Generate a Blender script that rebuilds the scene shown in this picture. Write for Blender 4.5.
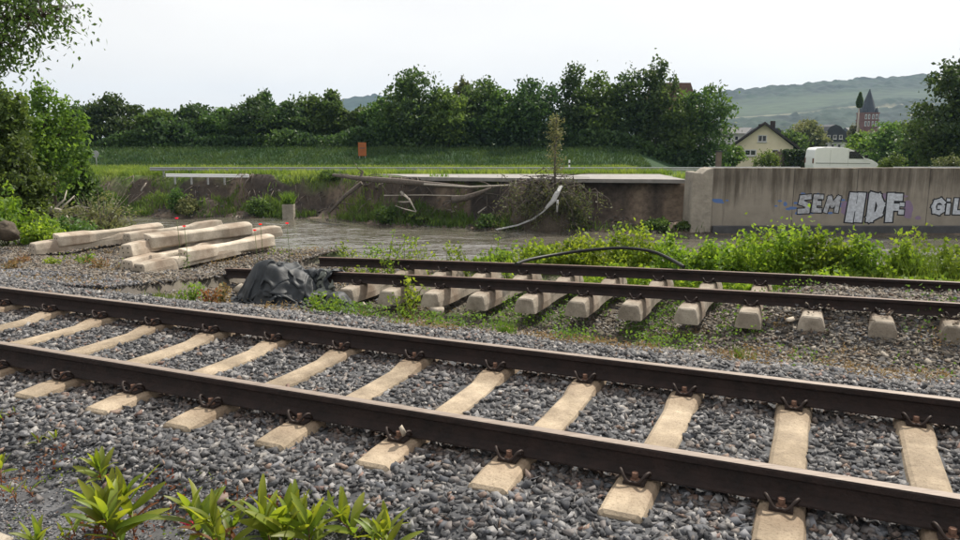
import bpy, bmesh, math, random
import numpy as np
from mathutils import Vector, Matrix
for o in list(bpy.data.objects): bpy.data.objects.remove(o)
C = bpy.context.scene.collection
R = math.radians
rng = np.random.default_rng(7)
random.seed(7)

# ---------------------------------------------------------------- camera
F_PX, PITCH, CAM_H = 770.0, math.atan(134 / 770.0), 1.6
cam_d = bpy.data.cameras.new("camera"); cam = bpy.data.objects.new("camera", cam_d); C.objects.link(cam)
cam.location = (0, 0, CAM_H); cam.rotation_euler = (math.pi / 2 - PITCH, 0, 0)
cam_d.sensor_width = 36; cam_d.lens = F_PX / 960 * 36; cam_d.clip_start = 0.05; cam_d.clip_end = 6000
bpy.context.scene.camera = cam

# ---------------------------------------------------------------- world, sun, exposure
SUN_EL, SUN_AZ = R(50), R(38)          # azimuth clockwise from +Y (beyond the track, to the right)
w = bpy.data.worlds.new("World"); bpy.context.scene.world = w; w.use_nodes = True
nt = w.node_tree; nt.nodes.clear()
sky = nt.nodes.new("ShaderNodeTexSky"); sky.sky_type = 'NISHITA'; sky.sun_disc = False
sky.sun_elevation = SUN_EL; sky.sun_rotation = SUN_AZ; sky.air_density = 1.0; sky.dust_density = 6.0; sky.ozone_density = 1.0
hs = nt.nodes.new("ShaderNodeHueSaturation"); hs.inputs['Saturation'].default_value = 0.30
mixw = nt.nodes.new("ShaderNodeMix"); mixw.data_type = 'RGBA'; mixw.inputs[0].default_value = 0.80
mixw.inputs[7].default_value = (11.3, 11.1, 10.9, 1)     # thin white overcast veil
bg = nt.nodes.new("ShaderNodeBackground"); bg.inputs['Strength'].default_value = 0.083
wo = nt.nodes.new("ShaderNodeOutputWorld")
_tc = nt.nodes.new("ShaderNodeTexCoord"); _mp = nt.nodes.new("ShaderNodeMapping"); _mp.inputs['Scale'].default_value = (1.2, 1.2, 3.5)
_nz = nt.nodes.new("ShaderNodeTexNoise"); _nz.inputs['Scale'].default_value = 1.6; _nz.inputs['Detail'].default_value = 6; _nz.inputs['Roughness'].default_value = .55
_rp = nt.nodes.new("ShaderNodeValToRGB"); _rp.color_ramp.elements[0].position = .3; _rp.color_ramp.elements[1].position = .7; _rp.color_ramp.elements[0].color = (11.2, 11.1, 11.1, 1); _rp.color_ramp.elements[1].color = (12.6, 12.4, 12.1, 1)
nt.links.new(_tc.outputs['Generated'], _mp.inputs[0]); nt.links.new(_mp.outputs[0], _nz.inputs['Vector']); nt.links.new(_nz.outputs['Fac'], _rp.inputs[0]); nt.links.new(_rp.outputs[0], mixw.inputs[7])
nt.links.new(sky.outputs[0], hs.inputs['Color']); nt.links.new(hs.outputs[0], mixw.inputs[6])
nt.links.new(mixw.outputs[2], bg.inputs[0]); nt.links.new(bg.outputs[0], wo.inputs[0])
sd = bpy.data.lights.new("sun", 'SUN'); sun = bpy.data.objects.new("sun", sd); C.objects.link(sun)
sd.energy = 5.0; sd.angle = R(0.6); sd.color = (1.0, 0.93, 0.82)
sun.rotation_euler = (math.pi / 2 - SUN_EL, 0, math.pi - SUN_AZ)   # shines from +X+Y down to -X-Y
vs = bpy.context.scene.view_settings
bpy.context.scene.display_settings.display_device = 'sRGB'
vs.view_transform = 'Standard'; vs.look = 'None'; vs.exposure = 0.22; vs.gamma = 1.0
sc = bpy.context.scene
sc.render.engine = 'CYCLES'
sc.cycles.use_denoising = True
sc.cycles.max_bounces = 6; sc.cycles.transparent_max_bounces = 6; sc.cycles.volume_bounces = 0
sc.cycles.volume_step_rate = 4.0

# ---------------------------------------------------------------- layout helpers
def ray(u, v):
    x, y, z = (u - 480) / F_PX, -(v - 270) / F_PX, 1.0
    return np.array([x, z * math.cos(PITCH) + y * math.sin(PITCH), -z * math.sin(PITCH) + y * math.cos(PITCH)])
def at(u, v, Y):
    r = ray(u, v); return np.array([0, 0, CAM_H]) + r * (Y / r[1])
def gz(u, v, z):
    r = ray(u, v); return np.array([0, 0, CAM_H]) + r * ((z - CAM_H) / r[2])
N = np.array([.4045, .9145]); D = np.array([.9145, -.4045])      # across / along the tracks
def ST(x, y): return N[0] * x + N[1] * y - 4.60, D[0] * x + D[1] * y
def XY(s, t): return N[0] * (s + 4.6) + D[0] * t, N[1] * (s + 4.6) + D[1] * t
ANG = math.atan2(D[1], D[0])
pn = np.polyfit([-9.01, -6.75, -4.37, -2.62, -1.32, .18, 1.51, 5], [-.56, -.49, -.41, -.34, -.29, -.25, -.24, -.2], 2)
pf = np.polyfit([-8.15, -6.9, -5.4, -3.34, -1.26, .19, 1.71, 5], [-.55, -.50, -.435, -.38, -.32, -.28, -.24, -.2], 2)
S_N, S_F = 5.28, 6.785
def zn(t): return np.polyval(pn, t)
def zf(t): return np.polyval(pf, t)

# ---------------------------------------------------------------- noise
def _hash(ix, iy, seed):
    h = (ix.astype(np.int64) * 374761393 + iy.astype(np.int64) * 668265263 + seed * 1442695041) & 0xffffffff
    h = ((h ^ (h >> 13)) * 1274126177) & 0xffffffff
    return ((h ^ (h >> 16)) & 0xffff) / 65535.0
def vnoise(x, y, scale, seed=0):
    x = np.asarray(x, float) / scale; y = np.asarray(y, float) / scale
    ix = np.floor(x); iy = np.floor(y); fx = x - ix; fy = y - iy
    fx = fx * fx * (3 - 2 * fx); fy = fy * fy * (3 - 2 * fy)
    a = _hash(ix, iy, seed); b = _hash(ix + 1, iy, seed); c = _hash(ix, iy + 1, seed); d = _hash(ix + 1, iy + 1, seed)
    return (a * (1 - fx) + b * fx) * (1 - fy) + (c * (1 - fx) + d * fx) * fy - 0.5
def fbm(x, y, scale, seed=0, oct=4):
    r = 0; a = 1.0
    for i in range(oct):
        r = r + a * vnoise(x, y, scale / 2 ** i, seed + i * 17); a *= 0.5
    return r
def sstep(a, b, x):
    k = np.clip((np.asarray(x, float) - a) / (b - a), 0, 1); return k * k * (3 - 2 * k)

# ---------------------------------------------------------------- the lie of the land
WATER = -3.9
def bank_y(x): return np.interp(x, [-60, -22, -9.5, -5, -2, 4, 13, 60], [62, 53, 51, 47.2, 46.3, 45.0, 43.7, 43.6])   # waterline of the far bank
def H(x, y):
    x = np.asarray(x, float); y = np.asarray(y, float)
    s, t = ST(x, y)
    left = sstep(-7.6, -10.4, t)
    heap = sstep(-1.8, 0.3, t)
    low = -0.93 * (1 - left) - 0.72 * left
    prof = np.where(s < -1.45, -0.215 - 0.17 * sstep(-1.45, -2.0, s) - 0.05 * sstep(-2, -3.5, s), -0.215)
    prof = prof - 0.02 * np.exp(-(s / 0.5) ** 2)
    prof = prof + (np.where(left > .5, -0.50, -0.66) + 0.215) * sstep(1.5, 3.3, s) * 1.0
    far = (low - (-0.66)) * sstep(3.2, 4.6, s) * (1 - left) + (low + .50) * sstep(3.2, 6, s) * left
    prof = prof + far
    # rubble heap that still beds the right end of the far track
    hz = zn(t) - 0.13
    hp = np.interp(s, [3.3, 3.9, 4.55, 5.15, 5.9, 6.9, 7.6, 8.6], [0, .10, .40, .80, 1.0, .97, .6, .15])
    prof = prof + np.maximum(hz - prof, 0) * hp * heap
    prof = prof + 0.10 * sstep(7.0, 8.6, s) * (1 - heap) * (1 - left)
    rough = 0.05 * fbm(x, y, 0.9, 3) * sstep(1.8, 3.4, s) + 0.07 * fbm(x, y, 1.8, 9) * left * sstep(2.5, 4, s)
    prof = prof + rough + 0.012 * fbm(x, y, .4, 21)
    # river bank on this side; a bush-grown point of land on the left
    edge = 8.3 + 0.5 * vnoise(x, y, 3, 5)
    pt = sstep(-0.47, -0.55, (x + 0.0) / np.maximum(y, 4)) * sstep(36, 30, y)
    drop = sstep(0, 5.5, s - edge) * 4.2
    prof = prof - drop * (1 - pt) - pt * 0.5 * sstep(9, 13, s)
    # far side
    wv = y - bank_y(x)
    cutx = sstep(5.5, 6.5, x) * sstep(13.5, 13, x)
    wc = wv + .9 * vnoise(x, y * 0, 2.3, 63) + .6 * vnoise(x, y, .9, 64)
    rise = sstep(-1.5, 0.3, wv) * 1.0 + (.75 * sstep(.2, 1.7, wv) + 2.0 * sstep(1.55, 2.75, wc)) * (1 - cutx) + 2.75 * sstep(2.6, 3.1, wv) * cutx
    gnoise = 1.0 * fbm(x, y, 1.9, 31) * sstep(0, 1.2, wv) * sstep(3.6, 2.4, wv) + 0.2 * fbm(x * 2.5, y, 2., 41) * sstep(0, 1.0, wv) * sstep(3.4, 2.6, wv)
    farz = -4.75 + rise + gnoise
    farz = np.where(wv < 8, np.minimum(farz, -1.0), farz)
    farz = farz - 0.25 * sstep(53, 58, y) + (0.25 + 1.35) * sstep(69, 80, y) * sstep(24, 14, x * 75 / np.maximum(y, 40)) 
    farz = farz - 0.95 * sstep(13, 20, x) * sstep(52, 58, y) * 1.0 - 0.6 * sstep(80, 110, y)
    farz = farz - 2.5 * sstep(110, 400, y)
    k = sstep(24, 28, y) * (1 - pt)
    z = np.where(wv > -2.0, farz, np.maximum(prof, -4.75 - 0 * y))
    z = np.where((wv <= -2.0) & (pt > 0), np.maximum(prof, -4.75), z)
    return z

# ---------------------------------------------------------------- mesh helpers
class MB:
    def __init__(self): self.v = []; self.f = []; self.m = []; self.sm = []
    def add(self, verts, faces, mi=0, smooth=False):
        b = len(self.v); self.v += [tuple(map(float, p)) for p in verts]
        self.f += [tuple(i + b for i in f) for f in faces]; self.m += [mi] * len(faces); self.sm += [smooth] * len(faces)
        return self
    def box(self, x0, x1, y0, y1, z0, z1, mi=0):
        vs = [(x, y, z) for z in (z0, z1) for y in (y0, y1) for x in (x0, x1)]
        return self.add(vs, [(0, 2, 3, 1), (4, 5, 7, 6), (0, 1, 5, 4), (2, 6, 7, 3), (0, 4, 6, 2), (1, 3, 7, 5)], mi)
    def loft(self, rings, mi=0, smooth=False, caps=True, closed=True):
        n = len(rings[0]); vs = [p for r in rings for p in r]; fs = []
        for i in range(len(rings) - 1):
            for j in range(n if closed else n - 1):
                k = (j + 1) % n
                fs.append((i * n + j, i * n + k, (i + 1) * n + k, (i + 1) * n + j))
        self.add(vs, fs, mi, smooth)
        if caps:
            b = len(self.v) - len(vs)
            self.f.append(tuple(b + j for j in reversed(range(n)))); self.m.append(mi); self.sm.append(False)
            self.f.append(tuple(b + (len(rings) - 1) * n + j for j in range(n))); self.m.append(mi); self.sm.append(False)
        return self
    def tube(self, pts, rad, sides=6, mi=0, smooth=True):
        pts = [Vector(p) for p in pts]
        if not hasattr(rad, '__len__'): rad = [rad] * len(pts)
        rings = []; up = Vector((0, 0, 1)); prev = None
        for i, p in enumerate(pts):
            tg = (pts[min(i + 1, len(pts) - 1)] - pts[max(i - 1, 0)]).normalized()
            if prev is None:
                a = tg.cross(up); 
                if a.length < .05: a = tg.cross(Vector((1, 0, 0)))
            else: a = prev - tg * prev.dot(tg)
            a.normalize(); b = tg.cross(a); prev = a
            rings.append([p + (a * math.cos(q) + b * math.sin(q)) * rad[i] for q in [2 * math.pi * j / sides for j in range(sides)]])
        return self.loft(rings, mi, smooth)
    def prism(self, prof, axis, a0, a1, mi=0, smooth=False):
        """prof: 2-D outline; axis 'x','y','z' extrudes from a0 to a1"""
        def P(p, a): return {'x': (a, p[0], p[1]), 'y': (p[0], a, p[1]), 'z': (p[0], p[1], a)}[axis]
        return self.loft([[P(p, a0) for p in prof], [P(p, a1) for p in prof]], mi, smooth)
    def mesh(self, name, mats, recalc=True, bevel=0):
        me = bpy.data.meshes.new(name); me.from_pydata(self.v, [], self.f)
        for m in (mats if isinstance(mats, (list, tuple)) else [mats]): me.materials.append(m)
        me.polygons.foreach_set('material_index', self.m); me.polygons.foreach_set('use_smooth', self.sm)
        if recalc or bevel:
            bm = bmesh.new(); bm.from_mesh(me)
            bmesh.ops.recalc_face_normals(bm, faces=bm.faces)
            if bevel:
                es = [e for e in bm.edges if len(e.link_faces) == 2 and e.calc_face_angle(0) > 0.5]
                bmesh.ops.bevel(bm, geom=es, offset=bevel, segments=1, affect='EDGES', profile=0.5)
            bm.to_mesh(me); bm.free()
        me.update(); return me
    def build(self, name, mats, parent=None, **kw):
        return link(name, self.mesh(name, mats, **kw), parent)
def link(name, me, parent=None):
    o = bpy.data.objects.new(name, me); C.objects.link(o)
    if parent is not None: o.parent = parent
    return o
def npmesh(name, V, Fc, mats, smooth=False, attrs=None):
    """V (n,3), Fc (m,k) -> mesh, fast; attrs {name: (n,) float or (n,3) colour} on points"""
    V = np.ascontiguousarray(V, np.float32); Fc = np.ascontiguousarray(Fc, np.int32); k = Fc.shape[1]
    me = bpy.data.meshes.new(name)
    me.vertices.add(len(V)); me.vertices.foreach_set('co', V.ravel())
    me.loops.add(Fc.size); me.loops.foreach_set('vertex_index', Fc.ravel())
    me.polygons.add(len(Fc)); me.polygons.foreach_set('loop_start', np.arange(0, Fc.size, k, dtype=np.int32))
    me.polygons.foreach_set('loop_total', np.full(len(Fc), k, np.int32))
    if smooth: me.polygons.foreach_set('use_smooth', np.ones(len(Fc), bool))
    for m in (mats if isinstance(mats, (list, tuple)) else [mats]): me.materials.append(m)
    for an, av in (attrs or {}).items():
        av = np.asarray(av, np.float32)
        if av.ndim == 1:
            a = me.attributes.new(an, 'FLOAT', 'POINT'); a.data.foreach_set('value', av)
        else:
            a = me.attributes.new(an, 'FLOAT_COLOR', 'POINT')
            a.data.foreach_set('color', np.concatenate([av, np.ones((len(av), 1), np.float32)], 1).ravel())
    me.update(); me.validate(); return me
def tag(o, label=None, cat=None, group=None, kind=None):
    if label: o['label'] = label
    if cat: o['category'] = cat
    if group: o['group'] = group
    if kind: o['kind'] = kind
    return o
def thing(name, label, cat, loc=(0, 0, 0), rz=0, group=None):
    o = bpy.data.objects.new(name, None); C.objects.link(o); o.location = [float(q) for q in loc]; o.rotation_euler = (0, 0, rz)
    return tag(o, label, cat, group)
def struct(o): o['kind'] = 'structure'; return o
def stuff(o, label=None):
    o['kind'] = 'stuff'
    if label: o['label'] = label
    return o
def kids(o): return [c for c in bpy.data.objects if c.parent == o]
def copy_tree(o, parent=None, ch=None):
    c = o.copy(); C.objects.link(c)
    if parent is not None: c.parent = parent
    for k in list(o.children): copy_tree(k, c)
    return c

# ---------------------------------------------------------------- materials
def mat(name, col, col2=None, scale=8.0, rough=.85, bump=0.0, bscale=40.0, metal=0.0, attr=None, rand=0.0, detail=4.0, spec=0.3, contrast=(.35, .65), stretch=None):
    m = bpy.data.materials.new(name); m.use_nodes = True; nt = m.node_tree; b = nt.nodes['Principled BSDF']; L = nt.links.new
    b.inputs['Roughness'].default_value = rough; b.inputs['Metallic'].default_value = metal; b.inputs['Specular IOR Level'].default_value = spec
    tc = nt.nodes.new('ShaderNodeTexCoord'); src = tc.outputs['Object']
    if stretch:
        mp = nt.nodes.new('ShaderNodeMapping'); mp.inputs['Scale'].default_value = stretch; L(src, mp.inputs[0]); src = mp.outputs[0]
    out = None
    if attr:
        a = nt.nodes.new('ShaderNodeAttribute'); a.attribute_name = attr; out = a.outputs['Color']
    n1 = nt.nodes.new('ShaderNodeTexNoise'); n1.inputs['Scale'].default_value = scale; n1.inputs['Detail'].default_value = detail; n1.inputs['Roughness'].default_value = .65
    L(src, n1.inputs['Vector'])
    rp = nt.nodes.new('ShaderNodeValToRGB'); rp.color_ramp.elements[0].position = contrast[0]; rp.color_ramp.elements[1].position = contrast[1]
    L(n1.outputs['Fac'], rp.inputs[0])
    if attr:
        rp.color_ramp.elements[0].color = (.62, .62, .62, 1); rp.color_ramp.elements[1].color = (1.25, 1.25, 1.25, 1)
        mu = nt.nodes.new('ShaderNodeMix'); mu.data_type = 'RGBA'; mu.blend_type = 'MULTIPLY'; mu.inputs[0].default_value = 1
        L(out, mu.inputs[6]); L(rp.outputs[0], mu.inputs[7]); out = mu.outputs[2]
    else:
        rp.color_ramp.elements[0].color = (*(col2 or [c * .75 for c in col]), 1); rp.color_ramp.elements[1].color = (*col, 1)
        out = rp.outputs[0]
    if rand:
        oi = nt.nodes.new('ShaderNodeObjectInfo'); mr = nt.nodes.new('ShaderNodeMapRange')
        mr.inputs[3].default_value = 1 - rand; mr.inputs[4].default_value = 1 + rand; L(oi.outputs['Random'], mr.inputs[0])
        h2 = nt.nodes.new('ShaderNodeHueSaturation'); L(mr.outputs[0], h2.inputs['Value']); L(out, h2.inputs['Color']); out = h2.outputs[0]
    L(out, b.inputs['Base Color'])
    if bump:
        n2 = nt.nodes.new('ShaderNodeTexNoise'); n2.inputs['Scale'].default_value = bscale; n2.inputs['Detail'].default_value = 5; L(src, n2.inputs['Vector'])
        bp = nt.nodes.new('ShaderNodeBump'); bp.inputs['Strength'].default_value = min(1, bump); bp.inputs['Distance'].default_value = .02 if bscale > 10 else .1
        L(n2.outputs['Fac'], bp.inputs['Height']); L(bp.outputs[0], b.inputs['Normal'])
    return m
def leafmat(name, a, b_, trans=.4, rough=.55, tcol=None):
    """leaf colour runs from a to b_ with the point attribute 'var'; light shines through"""
    m = bpy.data.materials.new(name); m.use_nodes = True; nt = m.node_tree; L = nt.links.new; b = nt.nodes['Principled BSDF']
    at_ = nt.nodes.new('ShaderNodeAttribute'); at_.attribute_name = 'var'
    mx = nt.nodes.new('ShaderNodeMix'); mx.data_type = 'RGBA'; mx.inputs[6].default_value = (*a, 1); mx.inputs[7].default_value = (*b_, 1)
    L(at_.outputs['Fac'], mx.inputs[0])
    oi = nt.nodes.new('ShaderNodeObjectInfo'); v1 = nt.nodes.new('ShaderNodeMapRange'); v1.inputs[3].default_value = .78; v1.inputs[4].default_value = 1.22; L(oi.outputs['Random'], v1.inputs[0])
    fr = nt.nodes.new('ShaderNodeMath'); fr.operation = 'FRACT'; ml = nt.nodes.new('ShaderNodeMath'); ml.operation = 'MULTIPLY'; ml.inputs[1].default_value = 7.31; L(oi.outputs['Random'], ml.inputs[0]); L(ml.outputs[0], fr.inputs[0])
    v2 = nt.nodes.new('ShaderNodeMapRange'); v2.inputs[3].default_value = .478; v2.inputs[4].default_value = .515; L(fr.outputs[0], v2.inputs[0])
    hv = nt.nodes.new('ShaderNodeHueSaturation'); L(v1.outputs[0], hv.inputs['Value']); L(v2.outputs[0], hv.inputs['Hue']); L(mx.outputs[2], hv.inputs['Color']); base = hv.outputs[0]
    L(base, b.inputs['Base Color'])
    b.inputs['Roughness'].default_value = rough; b.inputs['Specular IOR Level'].default_value = .25
    tr = nt.nodes.new('ShaderNodeBsdfTranslucent')
    hs = nt.nodes.new('ShaderNodeHueSaturation'); hs.inputs['Value'].default_value = 1.9; hs.inputs['Saturation'].default_value = 1.1; hs.inputs['Hue'].default_value = .485
    L(base, hs.inputs['Color']); L(hs.outputs[0], tr.inputs['Color'])
    ms = nt.nodes.new('ShaderNodeMixShader'); ms.inputs[0].default_value = trans
    L(b.outputs[0], ms.inputs[1]); L(tr.outputs[0], ms.inputs[2]); L(ms.outputs[0], nt.nodes['Material Output'].inputs['Surface'])
    return m
def sleeper_mat(name, a, b_, grime=1.0):
    """cast concrete: blotches, pits, rust washed down beside the fastenings; every sleeper its own patch of the pattern"""
    m = bpy.data.materials.new(name); m.use_nodes = True; nt = m.node_tree; L = nt.links.new; b = nt.nodes['Principled BSDF']; b.inputs['Roughness'].default_value = .92; b.inputs['Specular IOR Level'].default_value = .25
    tc = nt.nodes.new('ShaderNodeTexCoord'); oi = nt.nodes.new('ShaderNodeObjectInfo'); mu = nt.nodes.new('ShaderNodeMath'); mu.operation = 'MULTIPLY'; mu.inputs[1].default_value = 60; L(oi.outputs['Random'], mu.inputs[0])
    ad = nt.nodes.new('ShaderNodeVectorMath'); L(tc.outputs['Object'], ad.inputs[0]); L(mu.outputs[0], ad.inputs[1])
    def noise(sc_, det, lo, hi, c0, c1):
        n = nt.nodes.new('ShaderNodeTexNoise'); n.inputs['Scale'].default_value = sc_; n.inputs['Detail'].default_value = det; n.inputs['Roughness'].default_value = .68; L(ad.outputs[0], n.inputs['Vector'])
        r = nt.nodes.new('ShaderNodeValToRGB'); r.color_ramp.elements[0].position = lo; r.color_ramp.elements[1].position = hi; r.color_ramp.elements[0].color = (*c0, 1); r.color_ramp.elements[1].color = (*c1, 1); L(n.outputs['Fac'], r.inputs[0]); return r.outputs[0], n.outputs['Fac']
    def mul(x, y, f=1.0):
        q = nt.nodes.new('ShaderNodeMix'); q.data_type = 'RGBA'; q.blend_type = 'MULTIPLY'; q.inputs[0].default_value = f; L(x, q.inputs[6]); L(y, q.inputs[7]); return q.outputs[2]
    c, _ = noise(5, 8, .32, .66, b_, a); g, _ = noise(2.2, 6, .40, .62, (.62, .60, .57), (1.08, 1.07, 1.05)); c = mul(c, g, min(1, .8 * grime)); sp, f3 = noise(70, 3, .36, .46, (.62, .6, .58), (1, 1, 1)); c = mul(c, sp, .7)
    sx = nt.nodes.new('ShaderNodeSeparateXYZ'); L(tc.outputs['Object'], sx.inputs[0]); ab = nt.nodes.new('ShaderNodeMath'); ab.operation = 'ABSOLUTE'; L(sx.outputs['Y'], ab.inputs[0])
    d = nt.nodes.new('ShaderNodeMath'); d.operation = 'SUBTRACT'; L(ab.outputs[0], d.inputs[0]); d.inputs[1].default_value = .7525; d2 = nt.nodes.new('ShaderNodeMath'); d2.operation = 'ABSOLUTE'; L(d.outputs[0], d2.inputs[0])
    mr = nt.nodes.new('ShaderNodeMapRange'); mr.inputs[1].default_value = .14; mr.inputs[2].default_value = .36; mr.inputs[3].default_value = .75; mr.inputs[4].default_value = 0; L(d2.outputs[0], mr.inputs[0])
    _, f4 = noise(7, 5, 0, 1, (0, 0, 0), (1, 1, 1)); m4 = nt.nodes.new('ShaderNodeMath'); m4.operation = 'MULTIPLY'; L(mr.outputs[0], m4.inputs[0]); L(f4, m4.inputs[1])
    q = nt.nodes.new('ShaderNodeMix'); q.data_type = 'RGBA'; L(m4.outputs[0], q.inputs[0]); L(c, q.inputs[6]); q.inputs[7].default_value = (.17, .095, .055, 1); c = q.outputs[2]
    mr2 = nt.nodes.new('ShaderNodeMapRange'); mr2.inputs[3].default_value = .84; mr2.inputs[4].default_value = 1.10; L(oi.outputs['Random'], mr2.inputs[0]); h = nt.nodes.new('ShaderNodeHueSaturation'); L(mr2.outputs[0], h.inputs['Value']); L(c, h.inputs['Color']); L(h.outputs[0], b.inputs['Base Color'])
    _, f5 = noise(55, 5, 0, 1, (0, 0, 0), (1, 1, 1)); bp = nt.nodes.new('ShaderNodeBump'); bp.inputs['Strength'].default_value = .5; bp.inputs['Distance'].default_value = .015; L(f5, bp.inputs['Height']); L(bp.outputs[0], b.inputs['Normal'])
    return m
M = {}
M['ground'] = mat('ground_soil', (1, 1, 1), attr='gcol', scale=3.5, bump=.6, bscale=14, rough=.95, detail=8)
M['ballast'] = mat('ballast_stone', (1, 1, 1), attr='scol', scale=60, rough=.8, bump=.25, bscale=90)
def stone_rand():
    m = mat('ballast_stone_single', (.2, .21, .23), (.14, .15, .17), scale=50, rough=.8, bump=.25, bscale=90)
    nt = m.node_tree; b = nt.nodes['Principled BSDF']; L = nt.links.new
    oi = nt.nodes.new('ShaderNodeObjectInfo'); rp = nt.nodes.new('ShaderNodeValToRGB'); rp.color_ramp.interpolation = 'CONSTANT'
    cols = [(0, (.070, .072, .080)), (.18, (.13, .132, .142)), (.36, (.195, .197, .21)), (.52, (.095, .10, .112)), (.68, (.265, .26, .26)), (.82, (.165, .15, .145)), (.92, (.22, .165, .14)), (.965, (.17, .115, .10))]
    e = rp.color_ramp.elements; e[0].position = 0; e[0].color = (*cols[0][1], 1); e[1].position = cols[1][0]; e[1].color = (*cols[1][1], 1)
    for p_, c_ in cols[2:]:
        q = e.new(p_); q.color = (*c_, 1)
    L(oi.outputs['Random'], rp.inputs[0])
    src = [l.from_socket for l in nt.links if l.to_socket == b.inputs['Base Color']][0]
    ng = [n for n in nt.nodes if n.type == 'VALTORGB' and n != rp][0]
    ng.color_ramp.elements[0].color = (.75, .75, .75, 1); ng.color_ramp.elements[1].color = (1.2, 1.2, 1.2, 1)
    mu = nt.nodes.new('ShaderNodeMix'); mu.data_type = 'RGBA'; mu.blend_type = 'MULTIPLY'; mu.inputs[0].default_value = 1
    L(rp.outputs[0], mu.inputs[6]); L(ng.outputs[0], mu.inputs[7]); L(mu.outputs[2], b.inputs['Base Color'])
    return m
M['stone1'] = stone_rand()
M['sleeper'] = sleeper_mat('concrete_tan', (.49, .405, .30), (.30, .245, .185), 1.1)
M['sleeper_far'] = sleeper_mat('concrete_weathered', (.47, .42, .355), (.30, .265, .22), 1.2)
M['sleeper_pile'] = sleeper_mat('concrete_pale', (.60, .535, .45), (.42, .37, .30), .9)
M['rail'] = mat('rail_rust', (.034, .021, .018), (.013, .010, .0095), scale=9, rough=.8, bump=.4, bscale=45, detail=8, contrast=(.3, .7))
M['railtop'] = mat('rail_running_surface', (.30, .25, .21), (.19, .15, .125), scale=20, rough=.6, metal=.1, spec=.3, stretch=(.3, 3, 3))
M['railtop_rust'] = mat('rail_dull_top', (.17, .105, .075), (.10, .062, .046), scale=14, rough=.55, detail=6)
M['clip'] = mat('clip_steel', (.045, .032, .028), (.028, .02, .018), scale=30, rough=.6, metal=.3)
M['bolt'] = mat('bolt_rust', (.20, .11, .075), (.12, .07, .05), scale=40, rough=.8)
M['concrete_wall'] = None
M['asphalt'] = mat('asphalt', (.30, .285, .27), (.22, .21, .20), scale=2, rough=.9, bump=.1)
M['bark'] = mat('bark', (.10, .08, .06), (.05, .04, .03), scale=12, rough=.95, bump=.6, bscale=25)
M['deadwood'] = mat('dead_wood', (.16, .135, .115), (.08, .066, .055), scale=10, rough=.95, bump=.4, bscale=25)
M['palewood'] = mat('bleached_wood', (.42, .38, .33), (.28, .25, .21), scale=10, rough=.9)
M['leaf_dark'] = leafmat('leaves_dark', (.026, .054, .018), (.062, .108, .028), .34)
M['leaf_mid'] = leafmat('leaves_mid', (.040, .078, .020), (.090, .150, .034), .38)
M['leaf_light'] = leafmat('leaves_light', (.055, .105, .020), (.130, .200, .038), .42)
M['leaf_bush'] = leafmat('leaves_bush', (.080, .145, .020), (.180, .255, .040), .48)
M['leaf_olive'] = leafmat('leaves_olive', (.075, .095, .035), (.14, .15, .06), .3)
M['leaf_near'] = leafmat('leaves_herb', (.070, .140, .020), (.185, .215, .030), .45, rough=.42)
M['leaf_red'] = leafmat('leaves_reddish', (.16, .06, .035), (.23, .12, .035), .35)
M['leaf_dry'] = leafmat('leaves_dry', (.20, .13, .06), (.27, .20, .08), .25)
M['grass'] = leafmat('grass_blades', (.075, .130, .022), (.17, .22, .05), .4)
M['grass_mid'] = leafmat('grass_foot', (.048, .092, .020), (.100, .155, .034), .35)
M['grass_dark'] = leafmat('grass_bank', (.022, .055, .016), (.048, .090, .024), .25)  # embankment blades, green lowered to carry the shade of the tree row
M['petal'] = leafmat('poppy_petal', (.62, .035, .015), (.75, .07, .02), .4)
M['petal_pink'] = leafmat('pink_petal', (.55, .02, .06), (.65, .04, .08), .35)
M['stem'] = mat('herb_stem', (.16, .06, .045), (.10, .05, .03), scale=20, rough=.6)
M['stemg'] = mat('green_stem', (.10, .14, .04), (.07, .10, .03), scale=20, rough=.6)
M['tarp'] = mat('geotextile', (.022, .027, .033), (.010, .013, .016), scale=6, rough=.6, bump=.45, bscale=10.5, spec=.45)
M['tarp_pale'] = mat('geotextile_grey', (.20, .215, .19), (.14, .15, .135), scale=9, rough=.9, bump=.3, bscale=120)
M['cable'] = mat('black_cable', (.012, .012, .013), (.009, .009, .01), scale=20, rough=.5)
M['white'] = mat('white_paint', (.84, .84, .85), (.80, .80, .81), scale=3, rough=.35, spec=.5)
M['glass'] = mat('dark_glass', (.015, .018, .022), (.012, .014, .018), rough=.1, spec=.6)
M['rubber'] = mat('rubber', (.02, .02, .02), (.015, .015, .015), rough=.8)
M['galv'] = mat('galvanised_steel', (.34, .35, .36), (.26, .27, .28), scale=6, rough=.5, metal=.4)
# ================================================================ GROUND
def geo_axis(parts):
    out = []
    for a, b, st in parts: out += list(np.arange(a, b, st))
    return np.array(out)
def geom(a, b, n): return a * (b / a) ** (np.arange(1, n + 1) / n)
xs = np.concatenate([-geom(52, 2300, 22)[::-1], geo_axis([(-52, -18, .7), (-18, -10, .28), (-10, 9, .13), (9, 14, .25), (14, 52.1, .7)]), geom(52, 2300, 22)])
ys = np.concatenate([[-40, -20, -10, -5], geo_axis([(-2, 2.5, .3), (2.5, 14, .13), (14, 22, .3), (22, 41, .8), (41, 56, .32), (56, 84, .9), (84, 120, 4)]), geom(120, 2300, 22)])
GX, GY = np.meshgrid(xs, ys); GZ = H(GX, GY)
gs, gt = ST(GX, GY)
def mixc(c, col, k): return c * (1 - k[..., None]) + np.array(col) * k[..., None]
gc = np.zeros(GX.shape + (3,)); gc[:] = (.075, .077, .082)                       # ballast underlayer
left = sstep(-7.0, -9.8, gt); heap = sstep(-1.8, .3, gt)
gc = mixc(gc, (.105, .105, .11), sstep(-1.6, -2.1, gs))                          # fine dark gravel in the foreground
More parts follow.
